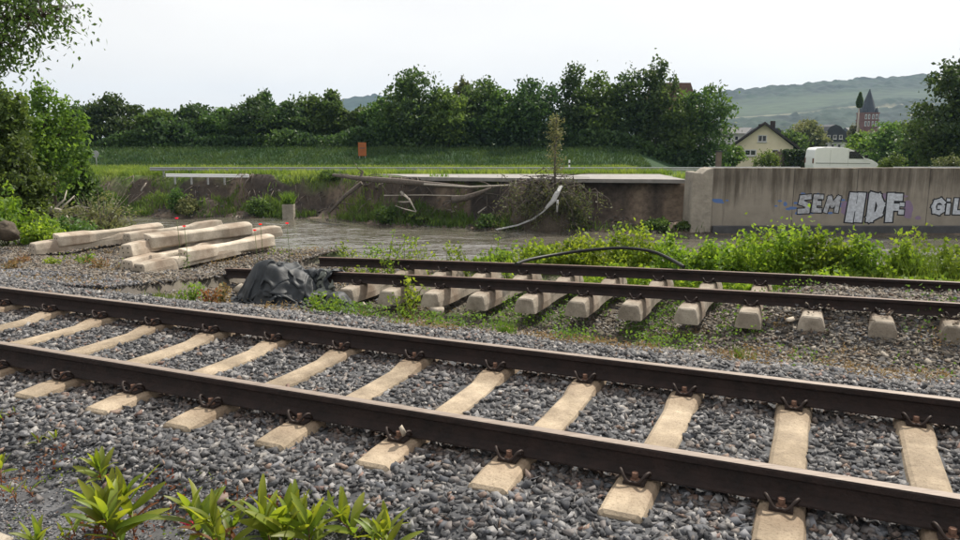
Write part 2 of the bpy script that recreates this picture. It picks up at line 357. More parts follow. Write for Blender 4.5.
gc = mixc(gc, (.085, .071, .055), sstep(2.7, 3.7, gs + .5 * vnoise(GX, GY, .6, 3)) * (1 - .6 * heap))   # washed-out soil
gc = mixc(gc, (.12, .105, .088), sstep(2.6, 3.6, gs) * left)
gc = mixc(gc, (.06, .08, .03), sstep(.0, .3, vnoise(GX, GY, .9, 77)) * sstep(3.8, 5, gs) * .45 * (1 - heap))
gc = mixc(gc, (.06, .085, .028), sstep(7.4, 8.8, gs))
wv = GY - bank_y(GX); onfar = (wv > -2).astype(float)
gc = mixc(gc, (.075, .058, .046), onfar)                                            # eroded bank
gc = mixc(gc, (.045, .036, .031), onfar * sstep(-.1, .35, fbm(GX, GY, 2.0, 55)))
gc = mixc(gc, (.165, .125, .092), onfar * sstep(-.05, .40, fbm(GX, GY, 1.2, 58)))
gc = mixc(gc, (.10, .15, .04), sstep(2.5, 3.0, wv - .8 * ((GX > 5.5) & (GX < 13.5))) * (GY < 68))                   # verge
gc = mixc(gc, (.16, .19, .06), sstep(50, 54, GY) * sstep(70, 66, GY) * .7 * (wv > 3.4))
gc = mixc(gc, (.018, .050, .014), sstep(67, 70, GY))                              # grass embankment, its green darkened for the shade of the tree row
gc = mixc(gc, (.032, .075, .019), sstep(67, 70, GY) * sstep(0, .5, fbm(GX, GY * 2, 5, 61)) * .8)
gc = mixc(gc, (.06, .085, .03), sstep(100, 140, GY))
nx_, ny_ = len(xs), len(ys)
idx = np.arange(nx_ * ny_).reshape(ny_, nx_)
quads = np.stack([idx[:-1, :-1], idx[:-1, 1:], idx[1:, 1:], idx[1:, :-1]], -1).reshape(-1, 4)
ground = struct(link('ground', npmesh('ground', np.stack([GX, GY, GZ], -1).reshape(-1, 3), quads, M['ground'], True, {'gcol': gc.reshape(-1, 3)})))

# ---------------------------------------------------------------- river
wm = bpy.data.materials.new('muddy_river_water'); wm.use_nodes = True; _nt = wm.node_tree; _b = _nt.nodes['Principled BSDF']
_b.inputs['Base Color'].default_value = (.10, .09, .072, 1); _b.inputs['Roughness'].default_value = .06; _b.inputs['Specular IOR Level'].default_value = .9
_tc = _nt.nodes.new('ShaderNodeTexCoord'); _mp = _nt.nodes.new('ShaderNodeMapping'); _mp.inputs['Scale'].default_value = (.42, 1.15, 1)
_n = _nt.nodes.new('ShaderNodeTexNoise'); _n.inputs['Scale'].default_value = .95; _n.inputs['Detail'].default_value = 3.5; _n.inputs['Roughness'].default_value = .6
_bp = _nt.nodes.new('ShaderNodeBump'); _bp.inputs['Strength'].default_value = .9; _bp.inputs['Distance'].default_value = .26
_nt.links.new(_tc.outputs['Object'], _mp.inputs[0]); _nt.links.new(_mp.outputs[0], _n.inputs['Vector']); _nt.links.new(_n.outputs['Fac'], _bp.inputs['Height']); _nt.links.new(_bp.outputs[0], _b.inputs['Normal'])
wx = np.arange(-70, 60.1, .45); wy = np.arange(17, 64, .3); WX, WY = np.meshgrid(wx, wy)
WZ = WATER + .17 * fbm(WX * .6, WY, 1.5, 91, 3) + .05 * vnoise(WX, WY, 4, 92)
wi = np.arange(WX.size).reshape(WX.shape)
struct(link('river', npmesh('river', np.stack([WX, WY, WZ], -1).reshape(-1, 3), np.stack([wi[:-1, :-1], wi[:-1, 1:], wi[1:, 1:], wi[1:, :-1]], -1).reshape(-1, 4), wm, True)))

# ---------------------------------------------------------------- ballast stones
def hull_shape(r, n):
    bm = bmesh.new()
    for i in range(n):
        p = Vector(r.normal(size=3)).normalized() * (0.72 + .42 * r.random()); bm.verts.new((p.x, p.y, p.z))
    res = bmesh.ops.convex_hull(bm, input=bm.verts)
    bmesh.ops.delete(bm, geom=list({e for e in res['geom_interior'] + res['geom_unused'] if isinstance(e, bmesh.types.BMVert)}), context='VERTS')
    bm.verts.ensure_lookup_table(); bm.verts.index_update()
    V = np.array([v.co[:] for v in bm.verts]); Fc = np.array([[v.index for v in f.verts] for f in bm.faces if len(f.verts) == 3]); bm.free()
    c = V.mean(0); 
    return V - c, Fc
SH = [hull_shape(rng, n) for n in [6, 7, 8, 8] * 8]
SH_LO = [hull_shape(rng, n) for n in [6, 7, 8] * 6]
PAL = np.array([(.070, .072, .080), (.13, .132, .142), (.195, .197, .21), (.095, .10, .112), (.265, .26, .26), (.165, .15, .145), (.22, .165, .14), (.17, .115, .10)])
PALW = np.array([.22, .22, .17, .19, .09, .07, .025, .015])
PAL2 = np.array([(.20, .175, .145), (.27, .235, .19), (.15, .135, .12), (.22, .18, .135), (.34, .30, .25), (.19, .14, .105), (.16, .155, .155)])
def rotm(r, n, tilt=.45):
    a = r.random(n) * 2 * np.pi; ca, sa = np.cos(a), np.sin(a); z0 = np.zeros(n); z1 = np.ones(n)
    Rz = np.stack([ca, -sa, z0, sa, ca, z0, z0, z0, z1], -1).reshape(n, 3, 3)
    b = r.normal(size=n) * tilt; cb, sb = np.cos(b), np.sin(b)
    Rx = np.stack([z1, z0, z0, z0, cb, -sb, z0, sb, cb], -1).reshape(n, 3, 3)
    c = r.random(n) * 2 * np.pi; cc, sc_ = np.cos(c), np.sin(c)
    Rz2 = np.stack([cc, -sc_, z0, sc_, cc, z0, z0, z0, z1], -1).reshape(n, 3, 3)
    return Rz @ Rx @ Rz2
def stones_mesh(name, P, rad, col, shapes, r):
    n = len(P); pick = r.integers(0, len(shapes), n)
    Vs, Fs, Cs, off = [], [], [], 0
    for i, (V, Fc) in enumerate(shapes):
        ii = np.where(pick == i)[0]
        if not len(ii): continue
        k = len(ii); sc3 = np.stack([1.15 + .35 * r.random(k), .8 + .25 * r.random(k), .55 + .3 * r.random(k)], -1) * rad[ii][:, None]
        W = np.einsum('nij,nvj->nvi', rotm(r, k), V[None] * sc3[:, None, :]) + P[ii][:, None, :]
        Vs.append(W.reshape(-1, 3)); Fs.append((Fc[None] + (np.arange(k) * len(V))[:, None, None] + off).reshape(-1, 3)); off += k * len(V)
        Cs.append(np.repeat(col[ii], len(V), 0))
    return npmesh(name, np.concatenate(Vs), np.concatenate(Fs), M['ballast'], False, {'scol': np.concatenate(Cs)})
def project(P):
    x, y, z = P[:, 0], P[:, 1], P[:, 2] - CAM_H
    cz = y * math.cos(PITCH) - z * math.sin(PITCH); cy = y * math.sin(PITCH) + z * math.cos(PITCH)
    return 480 + F_PX * x / cz, 270 - F_PX * cy / cz, cz
def sample(s0, s1, t0, t1, dens, dfun=None, marg=320):
    n = int((s1 - s0) * (t1 - t0) * dens); s = s0 + rng.random(n) * (s1 - s0); t = t0 + rng.random(n) * (t1 - t0)
    x, y = XY(s, t); z = H(x, y); P = np.stack([x, y, z], -1)
    u, v, cz = project(P); k = (cz > .6) & (u > -marg) & (u < 960 + marg) & (v < 700)
    if dfun is not None: k &= rng.random(n) < dfun(s, t, x, y)
    return P[k], s[k], t[k]
T0, DT = -0.07, .705                      # near track: sleeper 0 and pitch
NK = list(range(-14, 6))
FT0, FDT = 0.015, .71                     # far track
FK = list(range(-9, 7))
def clear_of_sleepers(s, t):
    ph = np.abs((t - T0 + DT / 2) % DT - DT / 2)
    return ~((ph < .118) & (np.abs(s) < 1.21))
def dens_main(s, t, x, y):
    e = .35 * vnoise(x, y, .5, 12)
    return (sstep(-2.05, -1.65, s + e) * (1 - .86 * sstep(2.75, 3.5, s + e)) * clear_of_sleepers(s, t))
P, s_, t_ = sample(-2.1, 3.9, -13, 7.0, 2300, dens_main)
rad = .018 + .023 * rng.random(len(P)) ** 1.3 + .008 * (rng.random(len(P)) < .06)
zo = rng.uniform(-.026, .012, len(P)); P[:, 2] += zo
col = PAL[rng.choice(len(PAL), len(P), p=PALW)] * rng.uniform(.72, 1.22, (len(P), 1))
_dust = (np.exp(-((np.abs(s_) - .7525) / .20) ** 2) * rng.random(len(P)) * .9)[:, None]; col = col * (1 - _dust) + np.array([.105, .068, .05]) * _dust; col = col * np.array([1.03, 1.0, .95])     # brake dust and rust beside the rails
u, v, cz = project(P)
app = np.where((zo > .0) & (u > 0) & (u < 960) & (v > 0) & (v < 540), rad / cz, 0)
best = np.argsort(-app)[:300]; rest = np.ones(len(P), bool); rest[best] = False
o = stuff(link('ballast_stones', stones_mesh('ballast_stones', P[rest], rad[rest], col[rest], SH, rng), ground))
stone_me = [npmesh('stone', V * np.array([1.3, .93, .72]), Fc, M['stone1']) for V, Fc in SH[:20]]
for q in best:
    o = link('stone', stone_me[int(rng.integers(20))], ground); o.location = P[q]; sc_ = rad[q]
    o.scale = (sc_, sc_, sc_); o.rotation_euler = (rng.normal() * .35, rng.normal() * .35, rng.random() * 6.28)
# mixed rubble of the heap, the washed-out ditch and the left-hand mound
def dens_rub(s, t, x, y):
    hp = sstep(-1.9, -.4, t) * sstep(2.9, 3.4, s) * sstep(8.3, 7.4, s)
    lf = sstep(-5.6, -7.2, t) * sstep(2.6, 3.4, s) * sstep(9.3, 8.4, s) * .75
    mid = .50 * sstep(3, 3.6, s) * sstep(8.5, 7, s) * (.3 + 1.4 * sstep(-.1, .3, vnoise(x, y, .8, 4)))
    return np.clip(np.maximum(np.maximum(hp, lf), mid), 0, 1)
P, s_, t_ = sample(2.6, 9.3, -16, 6.5, 1500, dens_rub)
rad = .015 + .032 * rng.random(len(P)) ** 2.0 + .03 * (rng.random(len(P)) < .012)
P[:, 2] += rng.uniform(-.012, .014, len(P))
c1 = PAL[rng.choice(len(PAL), len(P), p=PALW)]; c2 = PAL2[rng.integers(0, len(PAL2), len(P))] * .72
kk = (rng.random(len(P)) < np.where(s_ < 3.6, .3, .95))[:, None]
stuff(link('rubble', stones_mesh('rubble', P, rad, np.where(kk, c2, c1 * 1.05) * rng.uniform(.85, 1.15, (len(P), 1)), SH_LO, rng), ground))
# stones lying on the far sleepers and rail foot of the bedded right end
Q = []
for k in range(0, 6):
    for i in range(34):
        s = S_N + rng.normal() * .19 - .05; t = FT0 + FDT * k + rng.normal() * .1
        if abs(s - S_N) < .06: continue
        x, y = XY(s, t); Q.append((x, y, zn(t) - .165 + .02 + .05 * rng.random() * (abs(s - S_N) < .3)))
Q = np.array(Q); stuff(link('spilled_ballast', stones_mesh('spilled_ballast', Q, .016 + .018 * rng.random(len(Q)), PAL2[rng.integers(0, len(PAL2), len(Q))] * .9, SH_LO, rng), ground))
# fine grit in the foreground corner
P, s_, t_ = sample(-3.3, -1.5, -6.2, -1.2, 9000, lambda s, t, x, y: sstep(-1.5, -1.95, s + .35 * vnoise(x, y, .5, 12)), 40)
P[:, 2] += rng.uniform(-.003, .004, len(P))
stuff(link('fine_gravel', stones_mesh('fine_gravel', P, .0045 + .010 * rng.random(len(P)) ** 2.2, PAL[rng.choice(len(PAL), len(P), p=PALW)] * rng.uniform(.75, 1.35, (len(P), 1)), SH_LO, rng), ground))

# ================================================================ RAILS
PROF = [(-.070, -.154), (.070, -.154), (.070, -.145), (.030, -.131), (.010, -.118), (.008, -.095), (.008, -.058), (.016, -.047), (.034, -.040),
        (.0355, -.012), (.030, -.003), (.018, 0), (-.018, 0), (-.030, -.003), (-.0355, -.012), (-.034, -.040), (-.016, -.047), (-.008, -.058), (-.008, -.095), (-.010, -.118), (-.030, -.131), (-.070, -.145)]
def rail(name, label, pts, topm, group):
    """pts: rail-head centre line; origin at the rail's left end"""
    p0 = Vector(pts[0]); rings = []
    for i, p in enumerate(pts):
        p = Vector(p) - p0
        rings.append([p + Vector((N[0] * a, N[1] * a, b)) for a, b in PROF])
    mb = MB(); mb.loft(rings, 0, False)
    nprof = len(PROF); me = mb.mesh(name, [M['rail'], topm])
    for f in me.polygons:
        if f.normal.z > .3 and f.center.z - np.interp((f.center - Vector((0, 0, 0))).dot(Vector((D[0], D[1], 0))), [(Vector(q) - p0).dot(Vector((D[0], D[1], 0))) for q in pts], [q[2] - p0.z for q in pts]) > -.005: f.material_index = 1
    o = link(name, me); o.location = p0; return tag(o, label, 'rail', group)
def line(s, t0, t1, zfun, n=40):
    return [(*XY(s, t), zfun(t)) for t in np.linspace(t0, t1, n)]
rail('rail', 'front rail of the intact track, its shiny head running across the lower picture', line(-.7525, -18, 8, lambda t: 0, 4), M['railtop'], 'rails')
rail('rail', 'rear rail of the intact track, between its sleepers and the grey ballast slope', line(.7525, -22, 9, lambda t: 0, 4), M['railtop'], 'rails')
rail('rail', 'front rail of the washed-out track, hanging over bare sleeper ends, cut end by the tarp', line(S_N, -9.01, 6, zn), M['railtop_rust'], 'rails')
rail('rail', 'rear rail of the washed-out track, next to the green bushes', line(S_F, -8.2, 6.5, zf), M['railtop_rust'], 'rails')

# ================================================================ SLEEPERS
def sleeper_mb():
    secs = [(-1.185, .094, .146, -.034), (-1.168, .106, .150, -.018), (-1.0, .104, .150, -.004), (-.90, .100, .150, 0), (-.56, .096, .148, 0), (-.40, .092, .125, -.034), (0, .095, .112, -.040)]
    secs = secs + [(-a, b, c, d) for a, b, c, d in secs[-2::-1]]
    rings = []
    for y, ht, hb, tz in secs:
        rings.append([(-hb, y, -.214), (hb, y, -.214), (hb - .008, y, -.13), (ht + .014, y, tz - .045), (ht + .001, y, tz - .014), (ht - .020, y, tz), (-ht + .020, y, tz), (-ht - .001, y, tz - .014), (-ht - .014, y, tz - .045), (-hb + .008, y, -.13)])
    return MB().loft(rings)
sleeper_mesh = sleeper_mb().mesh('sleeper_body', M['sleeper'])
sleeper_mesh_far = sleeper_mb().mesh('sleeper_body_far', M['sleeper_far'])
def pile_sleeper_mesh():
    m = sleeper_mb()
    for sx in (-.055, .055):
        for sz in (-.075, -.155):
            m.box(sx - .011, sx + .011, -1.188, -1.175, sz - .011, sz + .011, 1)
    return m.mesh('sleeper_body_pile', [M['sleeper_pile'], M['rubber']])
sleeper_mesh_pile = pile_sleeper_mesh()
def clip_mesh():
    half = [(.008, .146, .016), (.022, .158, .018), (.040, .160, .034), (.058, .150, .062), (.072, .130, .074), (.078, .104, .060), (.070, .082, .034), (.052, .066, .022), (.036, .060, .024), (.022, .064, .018)]
    m = MB(); pts = [(-x, y, z) for x, y, z in half[::-1]] + half
    # smooth the wire
    pts = [np.array(p) for p in pts]; q = []
    for i in range(len(pts) - 1):
        q += [pts[i] * .75 + pts[i + 1] * .25, pts[i] * .25 + pts[i + 1] * .75]
    m.tube(q, .0085, 5)
    m.box(-.055, .055, .078, .150, .0005, .014)
    return m.mesh('rail_clip', M['clip'])
def bolt_mesh():
    m = MB(); hexr = [(.017 * math.cos(a), .11 + .017 * math.sin(a)) for a in np.arange(6) * math.pi / 3]
    m.prism([(.026 * math.cos(a), .11 + .026 * math.sin(a)) for a in np.arange(10) * math.pi / 5], 'z', .014, .020)
    m.prism([(.008 * math.cos(a), .11 + .008 * math.sin(a)) for a in np.arange(6) * math.pi / 3], 'z', .02, .032)
    m.prism(hexr, 'z', .032, .056)
    return m.mesh('bolt', M['bolt'])
CLIP, BOLT = clip_mesh(), bolt_mesh()
def add_clips(th, bolts=True):
    for ry in (-.7525, .7525):
        for sd in (1, -1):
            c = link('rail_clip', CLIP, th); c.location = (0, ry, 0); c.rotation_euler = (0, 0, 0 if sd > 0 else math.pi)
            if bolts: link('bolt', BOLT, c)
ORD = ['first', 'second', 'third', 'fourth', 'fifth', 'sixth', 'seventh', 'eighth', 'ninth', 'tenth', 'eleventh', 'twelfth', 'thirteenth', 'fourteenth', 'fifteenth', 'sixteenth', 'seventeenth', 'eighteenth', 'nineteenth', 'twentieth']
near_vis = [k for k in NK if -11 <= k <= 1]
g = 'sleepers of the intact track'
for k in sorted(NK, reverse=True):
    t = T0 + DT * k
    if not (-12 <= k <= 5): continue
    lab = 'tan concrete sleeper bedded in grey ballast, %s from the right on the intact track' % ORD[max(0, 2 - k)]
    if k > 2: lab = 'tan concrete sleeper of the intact track, %s one beyond the right edge' % ORD[k - 3]
    if k == -3: lab = 'tan concrete sleeper of the intact track with a grey stone leaning on its front clip'
    x, y = XY(0, t); th = thing('concrete_sleeper', lab, 'railway sleeper', (x, y, -.165), ANG + rng.normal() * .006, g)
    b = link('sleeper_body', sleeper_mesh, th); add_clips(th)
g = 'sleepers of the washed-out track'
for i, k in enumerate(sorted(FK, reverse=True)):
    t = FT0 + FDT * k; x, y = XY((S_N + S_F) / 2, t); dz = zf(t) - zn(t)
    lab = 'weathered grey concrete sleeper under the washed-out track, %s bare end from the right' % ORD[max(0, i - 4)]
    if k >= 3: lab = 'weathered concrete sleeper of the washed-out track, %s one beyond the right edge' % ORD[k - 3]
    if k == -9: lab = 'weathered sleeper end half hidden behind the black bag on the washed-out track'
    th = thing('concrete_sleeper', lab, 'railway sleeper', (x, y, (zn(t) + zf(t)) / 2 - .166), 0, g)
    th.rotation_euler = (math.atan2(dz, 1.505), 0, ANG + rng.normal() * .008)
    b = link('sleeper_body', sleeper_mesh_far, th); add_clips(th, False)

# ---------------------------------------------------------------- discarded sleepers on the left mound
def pile(u, v, z, ds, dt, dz, rot, tilt, roll, label):
    s0, t0 = ST(*gz(u, v, z)[:2]); s = s0 + ds; t = t0 + dt
    a = ANG + rot; ax = np.array([-math.sin(a), math.cos(a)])
    x, y = XY(s, t); cx, cy = x + ax[0] * 1.185, y + ax[1] * 1.185
    cx -= .24 * D[0]; cy -= .24 * D[1]
    th = thing('concrete_sleeper', label, 'railway sleeper', (cx, cy, z + (.15 if abs(roll) > 1 else .214) + dz + 1.185 * math.sin(tilt)), 0, 'discarded sleepers piled by the river')
    th.rotation_euler = (tilt, roll, a); link('sleeper_body', sleeper_mesh_pile, th); return th
pile(150, 278, -.71, 0, 0, .02, .02, .02, .05, 'pale discarded sleeper in front of the pile, its long side facing the rails')
pile(150, 278, -.71, .08, -.36, .05, .06, .03, .03, 'pale discarded sleeper second from the front of the pile, end full of holes')
pile(150, 278, -.71, .50, -.78, .06, -.03, .05, .08, 'pale discarded sleeper at the back of the pile, rising toward the river')
pile(150, 278, -.71, .75, -.45, .27, -.10, .02, 1.60, 'pale discarded sleeper lying on top of the pile')
pile(150, 278, -.71, 1.0, .10, .05, -.02, .0, 1.5, 'pale discarded sleeper at the right end of the pile nearest the tarp')
pile(150, 278, -.71, .30, -.62, .27, .10, .01, -.06, 'pale discarded sleeper lying skewed over the two back ones of the pile')
pile(150, 278, -.71, 1.6, -.62, .16, -.16, .03, .10, 'pale discarded sleeper pushed furthest toward the river behind the pile')
pile(70, 254, -.68, 0, 0, .04, -.12, .03, 1.57, 'pale discarded sleeper with drilled end, leftmost pair, the right one')
pile(43, 256, -.68, 0, -.05, .03, -.20, .015, .06, 'pale discarded sleeper with a dark end, farthest left of all')
pile(70, 254, -.68, 1.2, .42, .08, -.16, .03, .0, 'pale discarded sleeper bridging from the drilled pair toward the pile')
# ================================================================ VEGETATION BUILDERS
def unit(a): return a / np.maximum(np.linalg.norm(a, axis=-1, keepdims=True), 1e-9)
def leaf_arrays(r, c, L, W, axis=None, droop=.3, fold=.18):
    """folded four-point leaves centred on c"""
    n = len(c); a = unit(r.normal(size=(n, 3)) + (0 if axis is None else axis)) ; a[:, 2] -= droop; a = unit(a)
    b = unit(np.cross(a, r.normal(size=(n, 3)))); nn = np.cross(a, b)
    L = L * (.7 + .6 * r.random(n))[:, None]; W = W * (.7 + .6 * r.random(n))[:, None]
    V = np.stack([c - a * L / 2, c + b * W / 2 + nn * W * fold - a * L * .08, c + a * L / 2, c - b * W / 2 + nn * W * fold - a * L * .08], 1)
    return V.reshape(-1, 3), np.arange(4 * n).reshape(n, 4)
def leaf_mesh(name, r, c, L, W, m, var=None, **kw):
    V, Fc = leaf_arrays(r, c, L, W, **kw)
    var = r.random(len(c)) if var is None else np.clip(var + .25 * (r.random(len(c)) - .5), 0, 1)
    return npmesh(name, V, Fc, m, False, {'var': np.repeat(var, 4)})
def crown_points(r, n, lobes, clumps=22, cr=.30):
    """points clumped near the shells of overlapping lobes [(x,y,z,rx,rz)]"""
    out, var = [], []
    vol = np.array([l[3] ** 2 * l[4] for l in lobes]) ** .7; vol /= vol.sum()
    for (x, y, z, rx, rz), f in zip(lobes, vol):
        m = int(n * f); k = max(4, int(clumps))
        d = unit(r.normal(size=(k, 3))); q = d * (.55 + .5 * r.random((k, 1)) ** .6)
        ci = r.integers(0, k, m); cv = r.random(k)
        p = q[ci] + r.normal(size=(m, 3)) * cr * (.5 + r.random(k))[ci][:, None] * .8
        out.append(p * np.array([rx, rx, rz]) + np.array([x, y, z])); var.append(cv[ci])
    return np.concatenate(out), np.concatenate(var)
def tree(name, label, base, h, wd, r, m, n=4500, L=.42, trunk=.22, group=None, cat='tree', low=.12, nl=7, shape='round', bare=0.):
    th = thing(name, label, cat, base, 0, group)
    lobes = []
    for i in range(nl):
        f = (i + .5) / nl; zz = h * (low + (1 - low) * (.12 + .78 * f))
        prof = {'round': math.sin(math.pi * min(1, .18 + .74 * f)) ** .6, 'tall': (1.05 - f) ** .6 * .95, 'open': math.sin(math.pi * (.22 + .66 * f))}[shape]
        a = r.random() * 6.28; rr = wd * .5 * prof
        k = .45 * rr * (.3 + .9 * r.random())
        lobes.append((k * math.cos(a), k * math.sin(a), zz, max(.18 * wd, rr * (.62 + .3 * r.random())), h * (1 - low) / nl * (1.0 + .5 * r.random())))
    for i in range(nl):
        a = r.random() * 6.28; f = .25 + .6 * r.random(); k = wd * .42 * math.sin(math.pi * (.2 + .65 * f)) 
        lobes.append((k * math.cos(a), k * math.sin(a), h * (low + (1 - low) * f), wd * (.10 + .09 * r.random()), h * (.06 + .05 * r.random())))
    lobes.append(((r.random() - .5) * wd * .2, 0, h * .93, wd * .13, h * .08))
    c, v = crown_points(r, n, lobes); c[:, 2] = np.maximum(c[:, 2], .08 * r.random(len(c)) * h)
    link('crown', leaf_mesh(name + '_crown', r, c, L, L * .62, m, v), th)
    mb = MB(); hh = h * .8
    mb.tube([(0, 0, -.3), (.02 * h * (r.random() - .5), .0, hh * .3), (.06 * h * (r.random() - .5), .02 * h, hh * .65), (0, 0, hh)], [trunk, trunk * .75, trunk * .45, trunk * .12], 7)
    for lb in lobes[1:nl + 3]:
        z0 = max(h * low * .6, lb[2] - .22 * h); mb.tube([(0, 0, z0), (lb[0] * .6, lb[1] * .6, z0 + (lb[2] - z0) * .55), (lb[0], lb[1], lb[2])], [trunk * .4, trunk * .25, trunk * .06], 5)
    mb.build('trunk', M['bark'], th, recalc=False); return th
def bush(name, label, base, h, wd, r, m, n=1800, L=.12, group=None, cat='bush', rz=None):
    th = thing(name, label, cat, base, 0, group); lobes = []
    for i in range(7):
        a = r.random() * 6.28; k = wd * .33 * r.random() ** .5; hh = h * (.45 + .42 * r.random())
        lobes.append((k * math.cos(a), k * math.sin(a), hh * .62, wd * (.20 + .10 * r.random()), hh * .45))
    lobes.append((0, 0, h * .6, wd * .2, h * .4)); c, v = crown_points(r, n, lobes, 26, .26); c[:, 2] = np.abs(c[:, 2])
    link('foliage', leaf_mesh(name + '_foliage', r, c, L, L * .6, m, v, droop=.1), th)
    mb = MB()
    for lb in lobes: mb.tube([(lb[0] * .2, lb[1] * .2, -.1), (lb[0] * .7, lb[1] * .7, lb[2] * .7), (lb[0], lb[1], lb[2] * 1.3)], [.014, .010, .004], 4)
    mb.build('stem', M['stemg'], th, recalc=False); return th
def blades(name, P, h, wd, m, r, lean=.35, parent=None):
    n = len(P); a = r.random(n) * 6.28; hh = h * (.5 + .8 * r.random(n)); lx = r.normal(size=n) * lean; ly = r.normal(size=n) * lean
    sx, sy = np.cos(a) * wd / 2, np.sin(a) * wd / 2; z = np.zeros(n)
    off = lambda dx, dy, dz: P + np.stack([dx, dy, dz], -1)
    V = np.stack([off(-sx, -sy, z - .02), off(sx, sy, z - .02), off(sx * .75 + lx * hh * .4, sy * .75 + ly * hh * .4, hh * .55), off(-sx * .75 + lx * hh * .4, -sy * .75 + ly * hh * .4, hh * .55), off(lx * hh, ly * hh, hh)], 1)
    T = (np.arange(n) * 5)[:, None, None] + np.array([[0, 1, 2], [0, 2, 3], [3, 2, 4]])[None]
    cl = np.clip(.5 + vnoise(P[:, 0], P[:, 1], 1.3, 8) * 1.2 + .3 * (r.random(n) - .5), 0, 1)
    return stuff(link(name, npmesh(name, V.reshape(-1, 3), T.reshape(-1, 3), m, False, {'var': np.repeat(cl, 5)}), parent))
def on_s(u, s):
    """ground point in view column u on the line s metres beyond the near track's axis"""
    y = 10.0
    for _ in range(12):
        cz = y * math.cos(PITCH) + 2.2 * math.sin(PITCH); x = (u - 480) / F_PX * cz
        y = (s + 4.6 - N[0] * x) / N[1]
    return np.array([x, y, float(H(x, y))])
def at_ground(u, Y):
    x = at(u, 180, Y)[0]; return np.array([x, Y, float(H(x, Y))])
def hgt(u, v, Y, base): return float(at(u, v, Y)[2] - base[2])

# ================================================================ HILLS
def hills(name, pts, Y0, Y1, Yr, seed, x0, x1, cols, nx=420, ny=150):
    U = np.array([p[0] for p in pts]); Xr = np.array([at(p[0], p[1], Yr)[0] for p in pts]); Zr = np.array([at(p[0], p[1], Yr)[2] for p in pts])
    hx = np.linspace(x0, x1, nx); hy = np.linspace(Y0, Y1, ny); X, Y = np.meshgrid(hx, hy)
    rz = np.interp(X, Xr, Zr); k = np.clip((Y - Y0) / (Yr - Y0), 0, 1); back = np.clip((Y - Yr) / (Y1 - Yr), 0, 1)
    Z = -14 + (rz + 14) * (k ** 1.05) * (1 - .5 * back ** 2) + 1.6 * fbm(X, Y, 160, seed) * np.sin(np.pi * np.minimum(k, 1)) 
    vine = sstep(.02, .12, vnoise(X * .45, Y, 120, seed + 3)) * sstep(.15, .3, k) * sstep(.86, .75, k)
    forest = 1 - vine
    Z = Z + forest * (11 * np.abs(vnoise(X, Y, 15, seed + 5)) + 6 * np.abs(vnoise(X, Y, 8, seed + 6))) + vine * 1.0 * vnoise(X, Y * 2, 12, seed)
    c = np.zeros(X.shape + (3,)); c[:] = cols[0]; c = mixc(c, cols[1], np.clip(.5 + 2.2 * fbm(X, Y, 34, seed + 7), 0, 1))
    c = mixc(c, cols[2], vine * (.55 + .45 * sstep(-.1, .2, vnoise(X, Y, 55, seed + 9)))); 
    road = np.exp(-((k - .52 - .00009 * (X - 400) - .02 * vnoise(X, X * 0, 300, 3)) / .006) ** 2); c = mixc(c, (.26, .25, .17), road * .7)
    i = np.arange(X.size).reshape(X.shape)
    return struct(link(name, npmesh(name, np.stack([X, Y, Z], -1).reshape(-1, 3), np.stack([i[:-1, :-1], i[:-1, 1:], i[1:, 1:], i[1:, :-1]], -1).reshape(-1, 4), M['hill'], True, {'gcol': c.reshape(-1, 3)})))
M['hill'] = mat('hill_forest', (1, 1, 1), attr='gcol', scale=.06, rough=.95, detail=8, bump=.8, bscale=.12)
hills('hill', [(300, 132), (440, 122), (600, 110), (660, 101), (720, 93.5), (780, 87.5), (840, 82.5), (900, 78), (935, 75.5), (1000, 73), (1200, 80), (1500, 100)], 560, 1600, 1300, 11, -380, 1500, [(.006, .017, .011), (.015, .032, .017), (.036, .058, .028)])
hills('hill', [(200, 140), (280, 124), (320, 107), (345, 99.5), (375, 96), (405, 98), (440, 108), (520, 130)], 1500, 2150, 1900, 23, -760, 200, [(.006, .017, .011), (.015, .032, .017), (.02, .04, .02)], 160, 40)

# ================================================================ ROAD, WALL
rx = np.concatenate([[-7.5, -6.5, -5.5], np.arange(-4.6, 11.9, .6), [12.2]])
fe = np.array([bank_y(x) + 2.1 + .35 * vnoise(np.array(x), np.array(1.), .9, 5) + (1.4 if x < -5 else 0) for x in rx])
be = np.array([52.6 for x in rx])
mb = MB(); top = [(x, y, -.945) for x, y in zip(rx, fe)] + [(x, y, -.945) for x, y in zip(rx, be)]
n_ = len(rx); bot = [(x, y + .05, -1.17) for x, y, z in top[:n_]] + [(x, y, -1.17) for x, y, z in top[n_:]]
vs_ = top + bot; fs_ = []
for i in range(n_ - 1):
    fs_ += [(i, i + 1, n_ + i + 1, n_ + i), (2 * n_ + i, 3 * n_ + i, 3 * n_ + i + 1, 2 * n_ + i + 1), (i, 2 * n_ + i, 2 * n_ + i + 1, i + 1), (n_ + i, n_ + i + 1, 3 * n_ + i + 1, 3 * n_ + i)]
fs_ += [(0, n_, 3 * n_, 2 * n_), (n_ - 1, 3 * n_ - 1, 4 * n_ - 1, 2 * n_ - 1)]
struct(mb.add(vs_, fs_).build('road', M['asphalt']))

